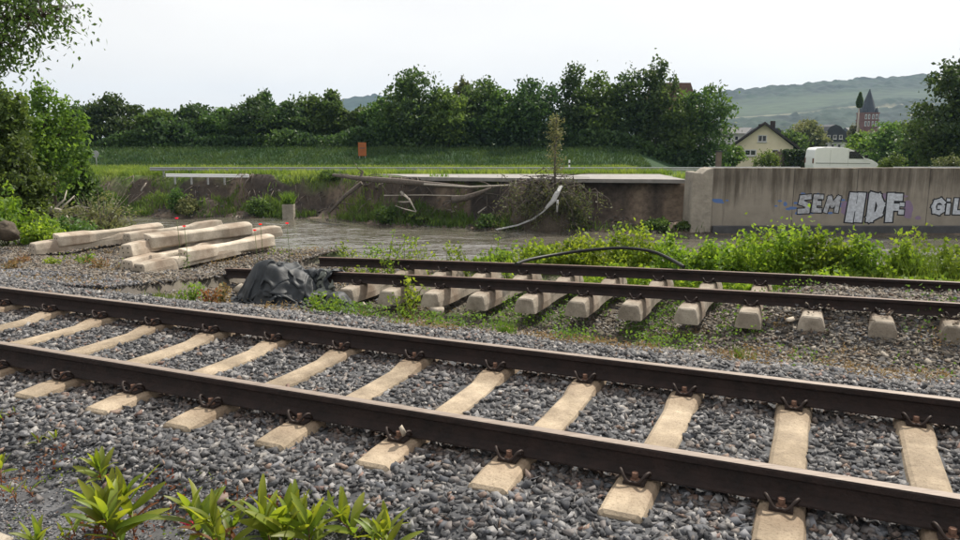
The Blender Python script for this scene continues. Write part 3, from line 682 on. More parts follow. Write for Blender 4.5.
def wall_mat():
    m = mat('wall_concrete', (.31, .275, .225), (.22, .195, .16), scale=1.2, rough=.92, bump=.3, bscale=12, detail=8, contrast=(.3, .7))
    nt = m.node_tree; L = nt.links.new; b = nt.nodes['Principled BSDF']; src = [l.from_socket for l in nt.links if l.to_socket == b.inputs['Base Color']][0]
    tc = nt.nodes.new('ShaderNodeTexCoord'); mp = nt.nodes.new('ShaderNodeMapping'); mp.inputs['Scale'].default_value = (1.6, .2, .12); L(tc.outputs['Object'], mp.inputs[0])
    nz = nt.nodes.new('ShaderNodeTexNoise'); nz.inputs['Scale'].default_value = 1.5; nz.inputs['Detail'].default_value = 6; nz.inputs['Roughness'].default_value = .7; L(mp.outputs[0], nz.inputs['Vector'])
    sp = nt.nodes.new('ShaderNodeSeparateXYZ'); L(tc.outputs['Object'], sp.inputs[0])
    mr = nt.nodes.new('ShaderNodeMapRange'); mr.inputs[1].default_value = 1.6; mr.inputs[2].default_value = 3.8; mr.inputs[3].default_value = -.22; mr.inputs[4].default_value = .10; L(sp.outputs['Z'], mr.inputs[0])
    ad = nt.nodes.new('ShaderNodeMath'); ad.operation = 'ADD'; L(nz.outputs['Fac'], ad.inputs[0]); L(mr.outputs[0], ad.inputs[1])
    rp = nt.nodes.new('ShaderNodeValToRGB'); rp.color_ramp.elements[0].position = .40; rp.color_ramp.elements[0].color = (1, 1, 1, 1); rp.color_ramp.elements[1].position = .68; rp.color_ramp.elements[1].color = (.34, .32, .30, 1)
    L(ad.outputs[0], rp.inputs[0]); mu = nt.nodes.new('ShaderNodeMix'); mu.data_type = 'RGBA'; mu.blend_type = 'MULTIPLY'; mu.inputs[0].default_value = 1
    L(src, mu.inputs[6]); L(rp.outputs[0], mu.inputs[7]); L(mu.outputs[2], b.inputs['Base Color']); return m
M['wall'] = wall_mat()
M['plinth'] = mat('wall_wet_plinth', (.075, .075, .078), (.05, .05, .052), scale=2, rough=.7)
M['silver'] = mat('spray_silver', (.58, .61, .66), (.36, .38, .42), scale=6, rough=.6)
M['silver_faded'] = mat('spray_silver_faded', (.46, .48, .52), (.27, .27, .28), scale=5, rough=.7, contrast=(.4, .6), detail=7)
M['black'] = mat('spray_black', (.02, .02, .025), (.014, .014, .016), rough=.7)
M['blue'] = mat('spray_blue', (.07, .16, .42), (.11, .17, .33), scale=3, rough=.8)
M['purple'] = mat('spray_purple', (.24, .17, .28), (.21, .16, .22), scale=4, rough=.85)
WY_, WB, WT = 43.9, -4.6, float(at(760, 168, 43.9)[2])
WX0 = float(at(712, 200, WY_)[0])
wall = thing('river_wall', 'long grey concrete flood wall across the river with spray-painted letters and dark drip stains', 'wall', (WX0, WY_, WB))
def wl(u, v, dy=0.):
    p = at(u, v, WY_); return (float(p[0] - WX0), dy, float(p[2] - WB))
H_ = WT - WB
edges = [0, wl(793, 200)[0], wl(856, 200)[0], wl(928, 200)[0], wl(1010, 200)[0], wl(1090, 200)[0], 50]
for a, b in zip(edges[:-1], edges[1:]):
    MB().box(a + .012, b - .012, 0, .7, 0, H_ + .03 * (random.random() - .5)).build('panel', M['wall'], wall, bevel=.015)
MB().box(-.0, 50, .03, .66, 0, H_ - .06).build('joint_filler', M['plinth'], wall)
MB().box(.05, 50, -.28, -.003, 0, wl(800, 225.5)[2]).build('plinth', M['plinth'], wall, bevel=.03)
# broken end block, paler, with a stepped top
x0 = wl(691, 200)[0]; pf_ = [(x0, 0), (-.01, 0), (-.01, H_ + .02), (-.35, H_ - .08), (-.62, H_ - .30), (-.75, H_ - .24), (x0 + .03, H_ - .22), (x0 - .02, H_ * .5)]
M['wall_pale'] = mat('broken_concrete', (.34, .305, .25), (.22, .198, .165), scale=1.5, rough=.95, bump=.6, bscale=6, detail=8)
MB().prism(pf_, 'y', -.12, 1.6).build('broken_end', M['wall_pale'], wall, bevel=.05, label=None) if False else MB().prism(pf_, 'y', -.12, 1.6).build('broken_end', M['wall_pale'], wall, bevel=.05)
def stroke_poly(pts, wd):
    """closed outline of a thick polyline (list of quads)"""
    qs = []
    for (x0, z0), (x1, z1) in zip(pts[:-1], pts[1:]):
        dx, dz = x1 - x0, z1 - z0; l = math.hypot(dx, dz); dx /= l; dz /= l; e = wd * .45
        ax, az, bx, bz = x0 - dx * e, z0 - dz * e, x1 + dx * e, z1 + dz * e; nx, nz = -dz * wd / 2, dx * wd / 2
        qs.append([(ax - nx, az - nz), (bx - nx * 1.1, bz - nz * 1.1), (bx + nx, bz + nz), (ax + nx * 1.12, az + nz * 1.12)])
    return qs
def letter(strokes, u0, v0, u1, v1, wd, out, fill, ol, skew=0.0, name='painted_letter'):
    """strokes in a unit box; painted as thin raised coats: outline then fill"""
    m = MB(); A = wl(u0, v1); B = wl(u1, v0); sx, sz = B[0] - A[0], B[2] - A[2]; d = 0
    for k, (ww, mi, y0) in enumerate([(wd + out, 1, -.004), (wd, 0, -.009)]):
        for s_ in strokes:
            P_ = [(A[0] + (x + skew * z) * sx, A[2] + z * sz) for x, z in s_]
            for q in stroke_poly(P_, ww):
                d += 1; m.prism(q, 'y', y0 - .0002 * d, 0.0)
                m.m[-6:] = [mi] * 6
    return m.build(name, [fill, ol], wall)
g_ = {'S': [[(.95, .95), (.15, .9), (.1, .58), (.85, .45), (.9, .08), (.05, .05)]], 'E': [[(.95, .95), (.1, .95), (.1, .05), (.95, .05)], [(.1, .52), (.75, .52)]],
      'M': [[(.05, .0), (.12, .95), (.5, .4), (.88, .95), (.95, .0)]], 'H': [[(.12, 0), (.16, 1)], [(.86, 0), (.84, 1)], [(.15, .5), (.85, .5)]],
      'D': [[(.15, 0), (.15, 1), (.6, .95), (.95, .62), (.85, .25), (.15, .02)]], 'F': [[(.18, 0), (.15, 1)], [(.15, .95), (.98, .95)], [(.15, .52), (.75, .52)]],
      'G': [[(.95, .78), (.65, .98), (.2, .85), (.06, .5), (.2, .12), (.65, .03), (.93, .2), (.92, .46), (.58, .46)]], 'i': [[(.5, 0), (.5, .62)]], 'L': [[(.15, 1), (.15, .05), (.95, .05)]], 'dot': [[(.4, .5), (.6, .5)]]}
# blue and purple background spray
mbp = MB()
def patch(u, v, ru, rv, mi, y, seed):
    q = []
    for i in range(16):
        a = i / 16 * 6.283; k = 1 + .35 * vnoise(np.array(math.cos(a) * 2 + seed), np.array(math.sin(a) * 2.), .7, seed); p = wl(u + ru * k * math.cos(a), v + rv * k * math.sin(a)); q.append((p[0], p[2]))
    mbp.prism(q, 'y', y, 0.0, mi); mbp.m[-18:] = [mi] * 18
for j, (u, v, ru, rv, mi) in enumerate([(718, 201, 5, 2.2, 0), (714, 200, 2.5, 1.4, 0), (785, 204, 2, 2.2, 0), (793, 208, 4, 1.5, 0), (812, 211, 14, 2.6, 0), (840, 205, 5, 2.4, 0), (800, 213, 5, 2, 0), (878, 196, 30, 3, 1), (908, 210, 5, 9, 1), (852, 209, 12, 9, 1), (918, 218, 3, 2, 1)] + [(u_, v_, 1.2 + 2.2 * q_, .6 + .9 * q_, 0) for u_, v_, q_ in [(708, 201, .3), (722, 202.5, .5), (727, 200.5, .2), (780, 201, .4), (788, 209, .6), (796, 203, .5), (803, 193.5, .4), (818, 194, .5), (830, 213, .8), (843, 200, .5), (848, 212, .4), (776, 206, .2)]]):
    patch(u, v, ru, rv, mi, -.0012 - .00012 * j, j)
mbp.build('spray_haze', [M['blue'], M['purple']], wall)
letter(g_['S'], 799, 196, 809, 212, .26, .12, M['silver_faded'], M['black'], .1)
letter(g_['E'], 813, 196, 821, 211, .24, .12, M['silver_faded'], M['black'], .15)
letter(g_['M'], 825, 197, 838, 211, .22, .11, M['silver_faded'], M['black'], .2)
letter(g_['H'], 848, 196, 862, 219, .42, .16, M['silver'], M['black'], .12)
letter(g_['D'], 868, 196, 882, 219, .38, .16, M['silver'], M['black'], .06)
letter(g_['F'], 887, 196, 900, 219, .38, .16, M['silver'], M['black'], .0)
letter(g_['dot'], 898, 202, 906, 207, .20, .13, M['silver'], M['black'], 0, 'painted_dot'); letter(g_['dot'], 897, 209, 905, 215, .26, .14, M['silver'], M['black'], 0, 'painted_dot')
letter(g_['G'], 932, 200, 944, 213, .22, .14, M['silver'], M['black'], .05)
letter(g_['i'], 945.5, 200, 951, 213, .20, .14, M['silver'], M['black'], .05); letter(g_['dot'], 946, 198.5, 951, 201.5, .16, .10, M['silver'], M['black'], 0, 'painted_dot')
letter(g_['L'], 953.5, 200, 962, 213, .22, .14, M['silver'], M['black'], .05)

# ================================================================ TREES
YT = 82.0
row = [  # u, v of top, width px, kind, shape
    (86, 106, 34, 0, 'round'), (121, 96, 46, 0, 'round'), (160, 110, 40, 1, 'round'), (196, 106, 42, 0, 'round'), (228, 109, 36, 1, 'round'), (254, 100, 36, 0, 'round'), (268, 94, 30, 0, 'tall'),
    (294, 101, 38, 0, 'round'), (316, 98, 30, 1, 'round'), (336, 92, 34, 1, 'tall'), (360, 107, 34, 1, 'round'), (384, 99, 34, 1, 'round'), (421, 71, 52, 0, 'round'), (448, 93, 34, 1, 'round'), (462, 80, 26, 2, 'tall'),
    (480, 80, 40, 0, 'round'), (503, 90, 40, 1, 'round'), (529, 80, 44, 0, 'round'), (572, 67, 44, 0, 'tall'), (596, 78, 38, 1, 'round'), (626, 74, 40, 0, 'round'), (655, 62, 38, 0, 'tall'), (676, 100, 34, 1, 'round'), (704, 87, 46, 1, 'round')]
desc = ['broad dark tree at the left end of the row, beside the lighter riverside trees', 'domed dark tree of the left row, taller than its neighbours, near the round sign',
        'low tree of the row to the right of the domed dark one', 'dark low tree of the row midway above the white railing on the far bank', 'low mid-green tree of the row right of the white railing',
        'dark tree of the row left of the pointed one above the pillar', 'narrow pointed dark tree of the row above the pillar', 'dark round tree of the row left of the orange sign by four crowns',
        'small mid-green tree of the row third to the left of the orange sign', 'tall narrow mid-green tree of the row second to the left of the orange sign', 'low tree straight behind the orange sign, under the distant left hill', 'mid-green tree just right of the orange sign, below the distant left hill',
        'tallest tree in the middle of the row with a broad dark head', 'mid-green tree filling the gap right of the tallest middle tree', 'pale airy pointed tree between two darker crowns right of the tallest middle one', 'dark round tree next to the pale airy one',
        'lower tree of the row left of the young bare tree on the bank', 'dark round tree behind the young bare tree on the bank', 'tall spiky dark tree just right of the young bare tree', 'mid-green tree between the spiky tree and the next dark crown',
        'dark tree left of the highest right-hand crown of the row', 'highest crown at the right of the row, left of the brown house roof', 'small tree below the brown house roof', 'rounded tree closing the row on the right beside the yellow house']
for (u, v, wpx, kd, shp), lab in zip(row, desc):
    r = np.random.default_rng(int(u)); Y = YT + r.uniform(-1.5, 3.5); b = at_ground(u, Y); h = hgt(u, v, Y, b); wd = wpx * Y / F_PX * 1.18
    tree('tree', lab, b, h, wd, r, [M['leaf_dark'], M['leaf_mid'], M['leaf_olive']][kd], 5200, .40, .2, 'trees in a row behind the grass bank', low=.03, shape=shp)
def lone(u, v, wpx, Y, m, lab, n=4000, L=.4, grp=None, shp='round', low=.05, vb=None, **kw):
    r = np.random.default_rng(int(u * 7 + v)); b = at_ground(u, Y)
    if vb is not None: b[2] = min(b[2], at(u, vb, Y)[2])
    return tree('tree', lab, b, hgt(u, v, Y, b), wpx * Y / F_PX * 1.1, r, M[m], n, L, .2, grp, low=low, shape=shp, **kw)
lone(946, 62, 62, 60, 'leaf_dark', 'large dark tree at the right edge rising above the wall and the hedge', 9000, .34, low=.12)
lone(985, 70, 60, 64, 'leaf_dark', 'dark tree just beyond the right edge next to the large dark one', 5000, .36)
lone(915, 118, 44, 72, 'leaf_dark', 'dark round bushy tree left of the large dark tree on the right', 5000, .34)
lone(886, 124, 46, 78, 'leaf_mid', 'green bushy tree behind the front of the white van', 5000, .34)
lone(862, 134, 36, 90, 'leaf_light', 'lighter low tree behind the bonnet of the white van below the maypole', 3500, .36)
gt_ = 'trees in the town below the hill'
lone(785, 131, 34, 108, 'leaf_mid', 'green tree directly right of the yellow house gable', 4000, .45, gt_)
lone(808, 121, 26, 150, 'leaf_olive', 'pale olive tree between the yellow house and the slate-roofed house', 3500, .6, gt_)
lone(800, 124, 28, 170, 'leaf_olive', 'pale tree further back behind the green one beside the yellow house', 3000, .6, gt_)
lone(852, 127, 14, 170, 'leaf_olive', 'pale olive tree left of the maypole', 3000, .6, gt_)
lone(880, 128, 34, 190, 'leaf_olive', 'pale tree in front of the church tower foot, right of the maypole', 3000, .7, gt_)
lone(905, 124, 40, 160, 'leaf_light', 'green tree right of the church tower', 3500, .6, gt_)
lone(730, 146, 24, 92, 'leaf_light', 'small light tree left of the yellow house', 2000, .34, gt_)
# hedge, shrubs
r = np.random.default_rng(5)
hb = at(782, 170, 88); he = at(960, 170, 88); zb = float(H((hb[0] + he[0]) / 2, 88)); ht = at(850, 150, 88)[2] - zb
th = thing('hedge', 'long dark clipped hedge behind the white van', 'hedge', (hb[0], 88, zb)); Lh = he[0] - hb[0]
c = np.stack([r.random(14000) * Lh, r.normal(size=14000) * .45, np.abs(1 - r.random(14000) ** 1.6) * ht], -1)
link('foliage', leaf_mesh('hedge_foliage', r, c, .3, .2, M['leaf_dark'], vnoise(c[:, 0], c[:, 2], 1.2, 6) + .3), th)
MB().box(0, Lh, -.2, .2, 0, ht * .8).build('branches', M['bark'], th)
bush('shrub', 'round dark shrub in front of the van bonnet, just behind the wall', (*at(894, 168, 47)[:2], at(894, 176, 47)[2]), 1.35, 1.4, r, M['leaf_mid'], 2600, .15, 'shrubs behind the flood wall', 'shrub')
bush('shrub', 'olive shrub behind the wall at the right edge', (*at(950, 168, 47)[:2], at(950, 175, 47)[2]), 1.25, 1.7, r, M['leaf_olive'], 1800, .15, 'shrubs behind the flood wall', 'shrub')
bush('shrub', 'light green shrub under the lower windows of the yellow house', at_ground(765, 92), 2.4, 3.0, r, M['leaf_light'], 1800, .24, None, 'shrub')
# trees and bushes on the left point of land
def left_tree(u, v, wpx, Y, m, lab, n, L, low, shp='open', **kw):
    r = np.random.default_rng(int(u + 300)); b = at_ground(u, Y)
    return tree('tree', lab, b, hgt(u, v, Y, b), wpx * Y / F_PX, r, M[m], n, L, .17, 'riverside trees on the left', low=low, shape=shp, **kw)
left_tree(50, 83, 76, 27, 'leaf_light', 'leafy green riverside tree on the left with a visible slim trunk', 6200, .16, .16)
left_tree(2, 72, 56, 25, 'leaf_mid', 'taller riverside tree at the left edge of the picture', 8500, .17, .12)
left_tree(18, 142, 52, 24, 'leaf_mid', 'lower light green riverside tree in front of the two tall left ones', 4500, .15, .04)
left_tree(78, 150, 40, 30, 'leaf_mid', 'small dark tree at the waterside right of the slim trunk', 3500, .17, .04)
left_tree(-40, 60, 90, 24, 'leaf_mid', 'riverside tree just beyond the left edge', 5000, .18, .1)
r = np.random.default_rng(15)
bush('bush', 'bright green bush at the left edge above the dark soil lump', (*at(8, 238, 16.5)[:2], at(8, 243, 16.5)[2]), 1.25, 1.5, r, M['leaf_bush'], 2200, .10, 'bushes on the near bank')
bush('bush', 'small bright bush between the left edge and the drilled sleepers', (*at(40, 240, 17)[:2], at(40, 246, 17)[2]), .75, 1.2, r, M['leaf_bush'], 1500, .09, 'bushes on the near bank')
bush('bush', 'low green bush behind the drilled sleeper ends', (*at(66, 232, 18)[:2], at(66, 242, 18)[2]), .6, 1.2, r, M['leaf_mid'], 1500, .09, 'bushes on the near bank')
sh = bush('shrub', 'olive twiggy shrub leaning over the water behind the discarded sleepers', (*at(104, 238, 20)[:2], at(104, 243, 20)[2]), 1.35, 2.2, r, M['leaf_olive'], 2600, .08, None, 'shrub')
mb = MB()
for i in range(50):
    a = r.random() * 6.28; k = .3 + 1.0 * r.random(); mb.tube([(0, 0, -.1), (.4 * k * math.cos(a), .4 * k * math.sin(a), .6 * r.random() + .3), (k * math.cos(a), k * math.sin(a), .5 + .9 * r.random())], [.016, .010, .004], 4)
mb.build('twigs', M['deadwood'], sh, recalc=False)
# overhanging tree, its trunk out of frame on the left
r = np.random.default_rng(44); tb = np.array([-9.6, 9.6, float(H(-9.6, 9.6))])
th = thing('tree', 'tree outside the left edge whose leafy bough hangs into the top left corner', 'tree', tb)
mb = MB(); mb.tube([(0, 0, -.2), (.1, 0, 1.6), (.0, .1, 3.2), (.1, .2, 5.5), (.2, .2, 8)], [.24, .2, .17, .12, .04], 9)
tips = []
def bough(u0, v0, u1, v1, Y, sag, r0):
    p0 = np.array([.0, .1, 3.0]); p1 = at(u0, v0, Y) - tb; p2 = at(u1, v1, Y) - tb
    pts = [p0, p0 * .5 + p1 * .5 + np.array([0, 0, .25]), p1, (p1 + p2) / 2 + np.array([0, 0, sag]), p2]; mb.tube(pts, [r0, r0 * .75, r0 * .55, r0 * .35, .006], 6)
    for k in np.linspace(0, 1, 26):
        q = pts[2] * (1 - k) + pts[4] * k
        for j in range(3):
            e = q + r.normal(size=3) * np.array([.17, .3, .17]) + np.array([.06, 0, -.04]); mb.tube([q, (q + e) / 2 + np.array([0, 0, .05]), e], [.009, .006, .003], 4); tips.append(e); tips.append((q + e) / 2)
bough(-40, 30, 50, 14, 9.6, .06, .06); bough(-60, 5, 50, -2, 9.9, .05, .06); bough(-70, -20, 36, -30, 9.5, .05, .05); bough(-60, 42, 2, 44, 9.4, 0, .03)
mb.build('trunk', M['bark'], th, recalc=False)
tips = np.array(tips); c = np.repeat(tips, 8, 0) + r.normal(size=(len(tips) * 8, 3)) * np.array([.13, .2, .12]) - np.array([0, 0, .06])
up = np.stack([r.normal(size=5000) * 1.3 - .6, r.normal(size=5000) * 1.3, 6.6 + r.normal(size=5000) * 1.2], -1)
link('crown', leaf_mesh('bough_crown', r, np.concatenate([c, up]), .075, .034, M['leaf_mid'], droop=.8), th)

# ================================================================ NEAR-BANK BUSHES
gb = 'green bushes on the near bank behind the track'
bl = [(536, 236, 60, 8.6, 'lowest bush at the left end of the green thicket behind the cable'), (578, 231, 64, 8.9, 'leafy bush behind the left half of the arched black cable'), (618, 227, 60, 9.2, 'bush behind the crown of the arched black cable'),
      (640, 221, 60, 9.4, 'tall bright bush behind the cable, below the dark bank cut'), (672, 234, 54, 9.0, 'bush behind the right end of the arched black cable'), (708, 240, 60, 8.8, 'low bush below the broken end of the flood wall'),
      (744, 236, 60, 8.8, 'bush below the blank left part of the flood wall'), (786, 221, 74, 9.2, 'tallest bright bush, below the first painted letters on the wall'), (822, 228, 60, 9.1, 'bush on the right flank of the tallest one'),
      (862, 237, 60, 8.9, 'bush straight below the big silver letters on the wall'), (900, 239, 56, 8.9, 'bush right of the big silver letters, left of the grass tuft'), (944, 243, 56, 8.9, 'bush below the letters at the right edge of the wall'), (985, 243, 60, 8.9, 'bush just beyond the right edge'), (1040, 246, 80, 9.0, 'second bush beyond the right edge'), (1110, 250, 90, 9.0, 'third bush beyond the right edge'), (764, 232, 70, 9.5, 'bush filling the gap left of the tallest one, before the wall foot'), (846, 234, 80, 9.6, 'wide bush at the back below the gap before the big letters'), (915, 238, 80, 9.6, 'wide bush at the back right, against the foot of the wall'), (500, 250, 50, 8.5, 'sparse low plant left of the green thicket')]
for (u, v, wpx, s, lab) in bl:
    r = np.random.default_rng(int(u)); b = on_s(u, s); b[2] -= .05; Y = b[1]; h = hgt(u, v, Y, b)
    bush('bush', lab, b, h * (1.0 if u > 735 else .92), wpx * Y / F_PX * 1.12, r, M['leaf_bush'], int(2100 + 1500 * h), .080, gb)
r = np.random.default_rng(3); n = 30000; s = 7.3 + 2.0 * r.random(n); t = -7 + 15.5 * r.random(n); x, y = XY(s, t); z = H(x, y); hh = .40 * np.clip(.6 + 1.3 * vnoise(x, y, .7, 88), .1, 1.5) * sstep(-4.4, -2.8, t + .6 * vnoise(x, y, 1, 2))
k = hh > .05
c = np.stack([x, y, z + hh * r.random(n)], -1)[k]
stuff(link('undergrowth', leaf_mesh('undergrowth', r, c, .085, .055, M['leaf_bush'], droop=-.2)))
P = np.stack([x, y, z], -1)[(r.random(n) < .5) & (t > -3.6)]
blades('bank_grass', P, .24, .009, M['grass'], r)
def tuft(u, s, n, h, lab, m='grass', wd=.02, spread=.16, name='grass_tuft', cat='grass'):
    b = on_s(u, s); th = thing(name, lab, cat, b, 0, 'grass tufts by the tracks'); r = np.random.default_rng(int(u * 3 + s))
    q = np.stack([r.normal(size=n) * spread, r.normal(size=n) * spread, np.zeros(n)], -1); blades('blades', q, h, wd, M[m], r, .3, th); return th
tuft(926, 8.7, 700, .85, 'tall bright grass tuft below the wall joint between the letters', wd=.010, spread=.28)
# ================================================================ TREE ROW UNDERSTOREY, VERGE GRASS
r = np.random.default_rng(61)
n = 26000; x = r.uniform(-58, 24, n); y = 79.5 + 6 * r.random(n); z = H(x, y); hh = 2.6 * np.clip(.75 + 1.1 * vnoise(x, y * 0, 4, 19), .25, 1.3)
stuff(link('undergrowth', leaf_mesh('row_undergrowth', r, np.stack([x, y, z + hh * r.random(n) ** 1.2], -1), .42, .28, M['leaf_dark'], .5 + vnoise(x, z, 3, 4))))
def scatter_blades(name, n, x0, x1, y0, y1, h, wd, m, f, seed):
    r = np.random.default_rng(seed); x = r.uniform(x0, x1, n); y = r.uniform(y0, y1, n); k = r.random(n) < f(x, y, y - bank_y(x)); x, y = x[k], y[k]
    return blades(name, np.stack([x, y, H(x, y)], -1), h, wd, m, r)
onroad = lambda x, y, wv: ((x > -7.6) & (x < 12.4) & (wv > 1.5) & (y < 53))
scatter_blades('verge_grass', 60000, -45, 13, 52, 68, .40, .07, M['grass'], lambda x, y, wv: (~onroad(x, y, wv)) * (.35 + .65 * (vnoise(x, y, 2.5, 3) > -.1)) * (wv > 3.2), 1)
scatter_blades('verge_grass', 42000, -40, 13, 45, 58, .40, .06, M['grass'], lambda x, y, wv: (~onroad(x, y, wv)) * (wv > 2.55) * (wv < 6.5), 2)
scatter_blades('bank_grass', 90000, -34, 13, 43, 56, .44, .06, M['grass_mid'], lambda x, y, wv: (wv > -.15) * (wv < 1.7) * (np.where(x < -13, sstep(-.25, .0, vnoise(x, y, 2.2, 8)), np.where(x < 2.5, sstep(-.12, .1, vnoise(x, y, 2.0, 8)) * (wv < 1.4), .25 * (wv < .6)))), 3)
scatter_blades('bank_grass', 30000, -30, 3, 45, 56, .40, .06, M['grass'], lambda x, y, wv: (wv > .6) * (wv < 3.0) * sstep(.06, .22, vnoise(x, y, 1.3, 28)), 4)
scatter_blades('embankment_grass', 40000, -50, 16, 66, 80, .30, .09, M['grass_dark'], lambda x, y, wv: .8 + 0 * x, 6)
scatter_blades('wall_top_grass', 9000, 17, 30, 44.7, 48, .3, .05, M['grass'], lambda x, y, wv: .9 + 0 * x, 5)

# shrubs and clumps on the far bank
g_ = 'shrubs on the eroded far bank'
for (u, v, vb, wpx, m, lab) in [(176, 188, 206, 22, 'leaf_mid', 'small dark green shrub on the bank below the white railing'), (190, 196, 211, 26, 'leaf_olive', 'olive dry shrub on the bank right of the small dark green one'), (330, 170, 184, 26, 'leaf_mid', 'leafy clump hanging over the top of the bank left of the fallen trunk'),
        (258, 196, 213, 22, 'leaf_mid', 'round green shrub left of the square pillar on the bank'), (388, 205, 222, 26, 'leaf_mid', 'green shrub at the water edge under the fallen branches'), (416, 212, 226, 34, 'leaf_mid', 'wide green shrub at the water edge right of the forked branch'), (488, 213, 228, 30, 'leaf_mid', 'green shrub at the water edge left of the uprooted thicket'),
        (660, 218, 232, 30, 'leaf_mid', 'low green shrub at the foot of the dark vertical cut'), (684, 222, 233, 20, 'leaf_mid', 'small shrub at the foot of the broken wall end')]:
    r = np.random.default_rng(u); Y = 46.6 if u > 230 else 50.0
    x = at(u, vb, Y)[0]; Y = float(bank_y(x)) + (.5 if vb > 200 else 3.4); b = at(u, vb, Y); b[2] = float(H(b[0], b[1])) - .05
    bush('shrub', lab, b, hgt(u, v, Y, b), wpx * Y / F_PX, r, M[m], 1600, .17, g_, 'shrub')

# loose stones and roots of the torn bank
r = np.random.default_rng(91); n = 2600; x = r.uniform(-30, 13, n); y = bank_y(x) + 2.4 * r.random(n) ** 1.4 - .1; z = H(x, y); k = r.random(n) < .3 + .7 * (vnoise(x, y, 2.4, 71) > 0)
Q = np.stack([x, y, z], -1)[k]; stuff(link('bank_rubble', stones_mesh('bank_rubble', Q, .05 + .16 * r.random(len(Q)) ** 3, PAL2[r.integers(0, len(PAL2), len(Q))] * r.uniform(.45, .95, (len(Q), 1)), SH_LO, r), ground))
mb = MB()
for i in range(150):
    x = r.uniform(-28, 12.2); y0 = float(bank_y(x)) + r.uniform(1.4, 2.6); p0 = np.array([x, y0, float(H(x, y0)) + .05]); e = p0 + np.array([r.normal() * .5, -.5 - .7 * r.random(), -.3 - .8 * r.random()]); e[2] = max(e[2], float(H(e[0], e[1])) + .05)
    mb.tube([p0, (p0 + e) / 2 + np.array([0, -.12, .12]), e], [.035, .022, .008], 4)
stuff(mb.build('hanging_roots', M['deadwood'], recalc=False))

# ================================================================ BUILDINGS
M['render_yellow'] = mat('yellow_render', (.78, .70, .51), (.72, .64, .46), scale=1, rough=.9)
M['render_white'] = mat('pale_render', (.52, .52, .52), (.46, .46, .46), scale=.5, rough=.9)
M['tile_dark'] = mat('dark_roof_tiles', (.055, .045, .045), (.038, .033, .034), scale=3, rough=.85)
M['tile_brown'] = mat('brown_roof_tiles', (.16, .095, .075), (.12, .07, .058), scale=2, rough=.9)
M['slate'] = mat('slate', (.035, .04, .05), (.025, .028, .036), scale=.6, rough=.7)
M['frame'] = mat('window_frame', (.62, .62, .6), (.55, .55, .54), scale=2, rough=.6)
M['red_stone'] = mat('red_sandstone', (.17, .075, .06), (.13, .06, .05), scale=.5, rough=.9)
class Plan:
    """front-plane measures: picture columns and rows turned into metres on the plane Y"""
    def __init__(self, u, v, Y): self.Y = Y; self.o = at(u, v, Y)
    def X(self, u): return float(at(u, 150, self.Y)[0] - self.o[0])
    def Z(self, v): return float(at(480, v, self.Y)[2] - self.o[2])
def window(pl, th, u0, u1, v0, v1, mul=1, name='window', y=0.):
    x0, x1, z0, z1 = pl.X(u0), pl.X(u1), pl.Z(v1), pl.Z(v0); t = .08 * (x1 - x0) + .02
    m = MB(); m.box(x0, x0 + t, y - .06, y - .002, z0, z1).box(x1 - t, x1, y - .06, y - .002, z0, z1).box(x0 + t, x1 - t, y - .06, y - .002, z0, z0 + t).box(x0 + t, x1 - t, y - .06, y - .002, z1 - t, z1)
    for i in range(1, mul): xm = x0 + (x1 - x0) * i / mul; m.box(xm - t / 2, xm + t / 2, y - .055, y - .002, z0 + t, z1 - t)
    f = m.build(name, M['frame'], th); MB().box(x0 + t, x1 - t, y - .03, y - .004, z0 + t, z1 - t).build('pane', M['glass'], f)
    MB().box(x0 - .08, x1 + .08, y - .14, y - .061, z0 - .08, z0 - .003).build('sill', M['frame'], f); return f
# yellow gable house
pl = Plan(763, 166, 100); zg = float(H(pl.o[0], 100)); pl.o[2] = min(zg, pl.o[2])
th = thing('house', 'pale yellow house with dark overhanging gable roof beyond the flood wall', 'house', pl.o, R(-20))
xl, xr, xm = pl.X(735), pl.X(791), pl.X(763.3); zr, ze = pl.Z(124.5), pl.Z(146.5)
MB().prism([(xl, 0), (xr, 0), (xr, ze), (xm, zr), (xl, ze)], 'y', 0, 9.5).build('wall', M['render_yellow'], th)
rf = MB(); 
for sgn, xe in ((-1, pl.X(729)), (1, pl.X(797.5))):
    zee = pl.Z(149.5 if sgn < 0 else 149.5); rf.prism([(xm, zr + .05), (xm, zr + .36), (xe, zee + .26), (xe, zee - .02)], 'y', -.7, 10.2)
rf = rf.build('roof', M['tile_dark'], th)
MB().box(pl.X(768.5), pl.X(773.5), 4, 4.9, zr - 1.6, pl.Z(120.5)).build('chimney', M['tile_dark'], rf)
MB().box(pl.X(757), pl.X(763), 5, 6.2, zr - 1.2, pl.Z(123.5)).build('dormer', M['tile_dark'], rf)
window(pl, th, 757.5, 766, 135, 142, 2); window(pl, th, 745.5, 757, 149.5, 156, 2); window(pl, th, 771.5, 777.5, 149.5, 155.5, 1)
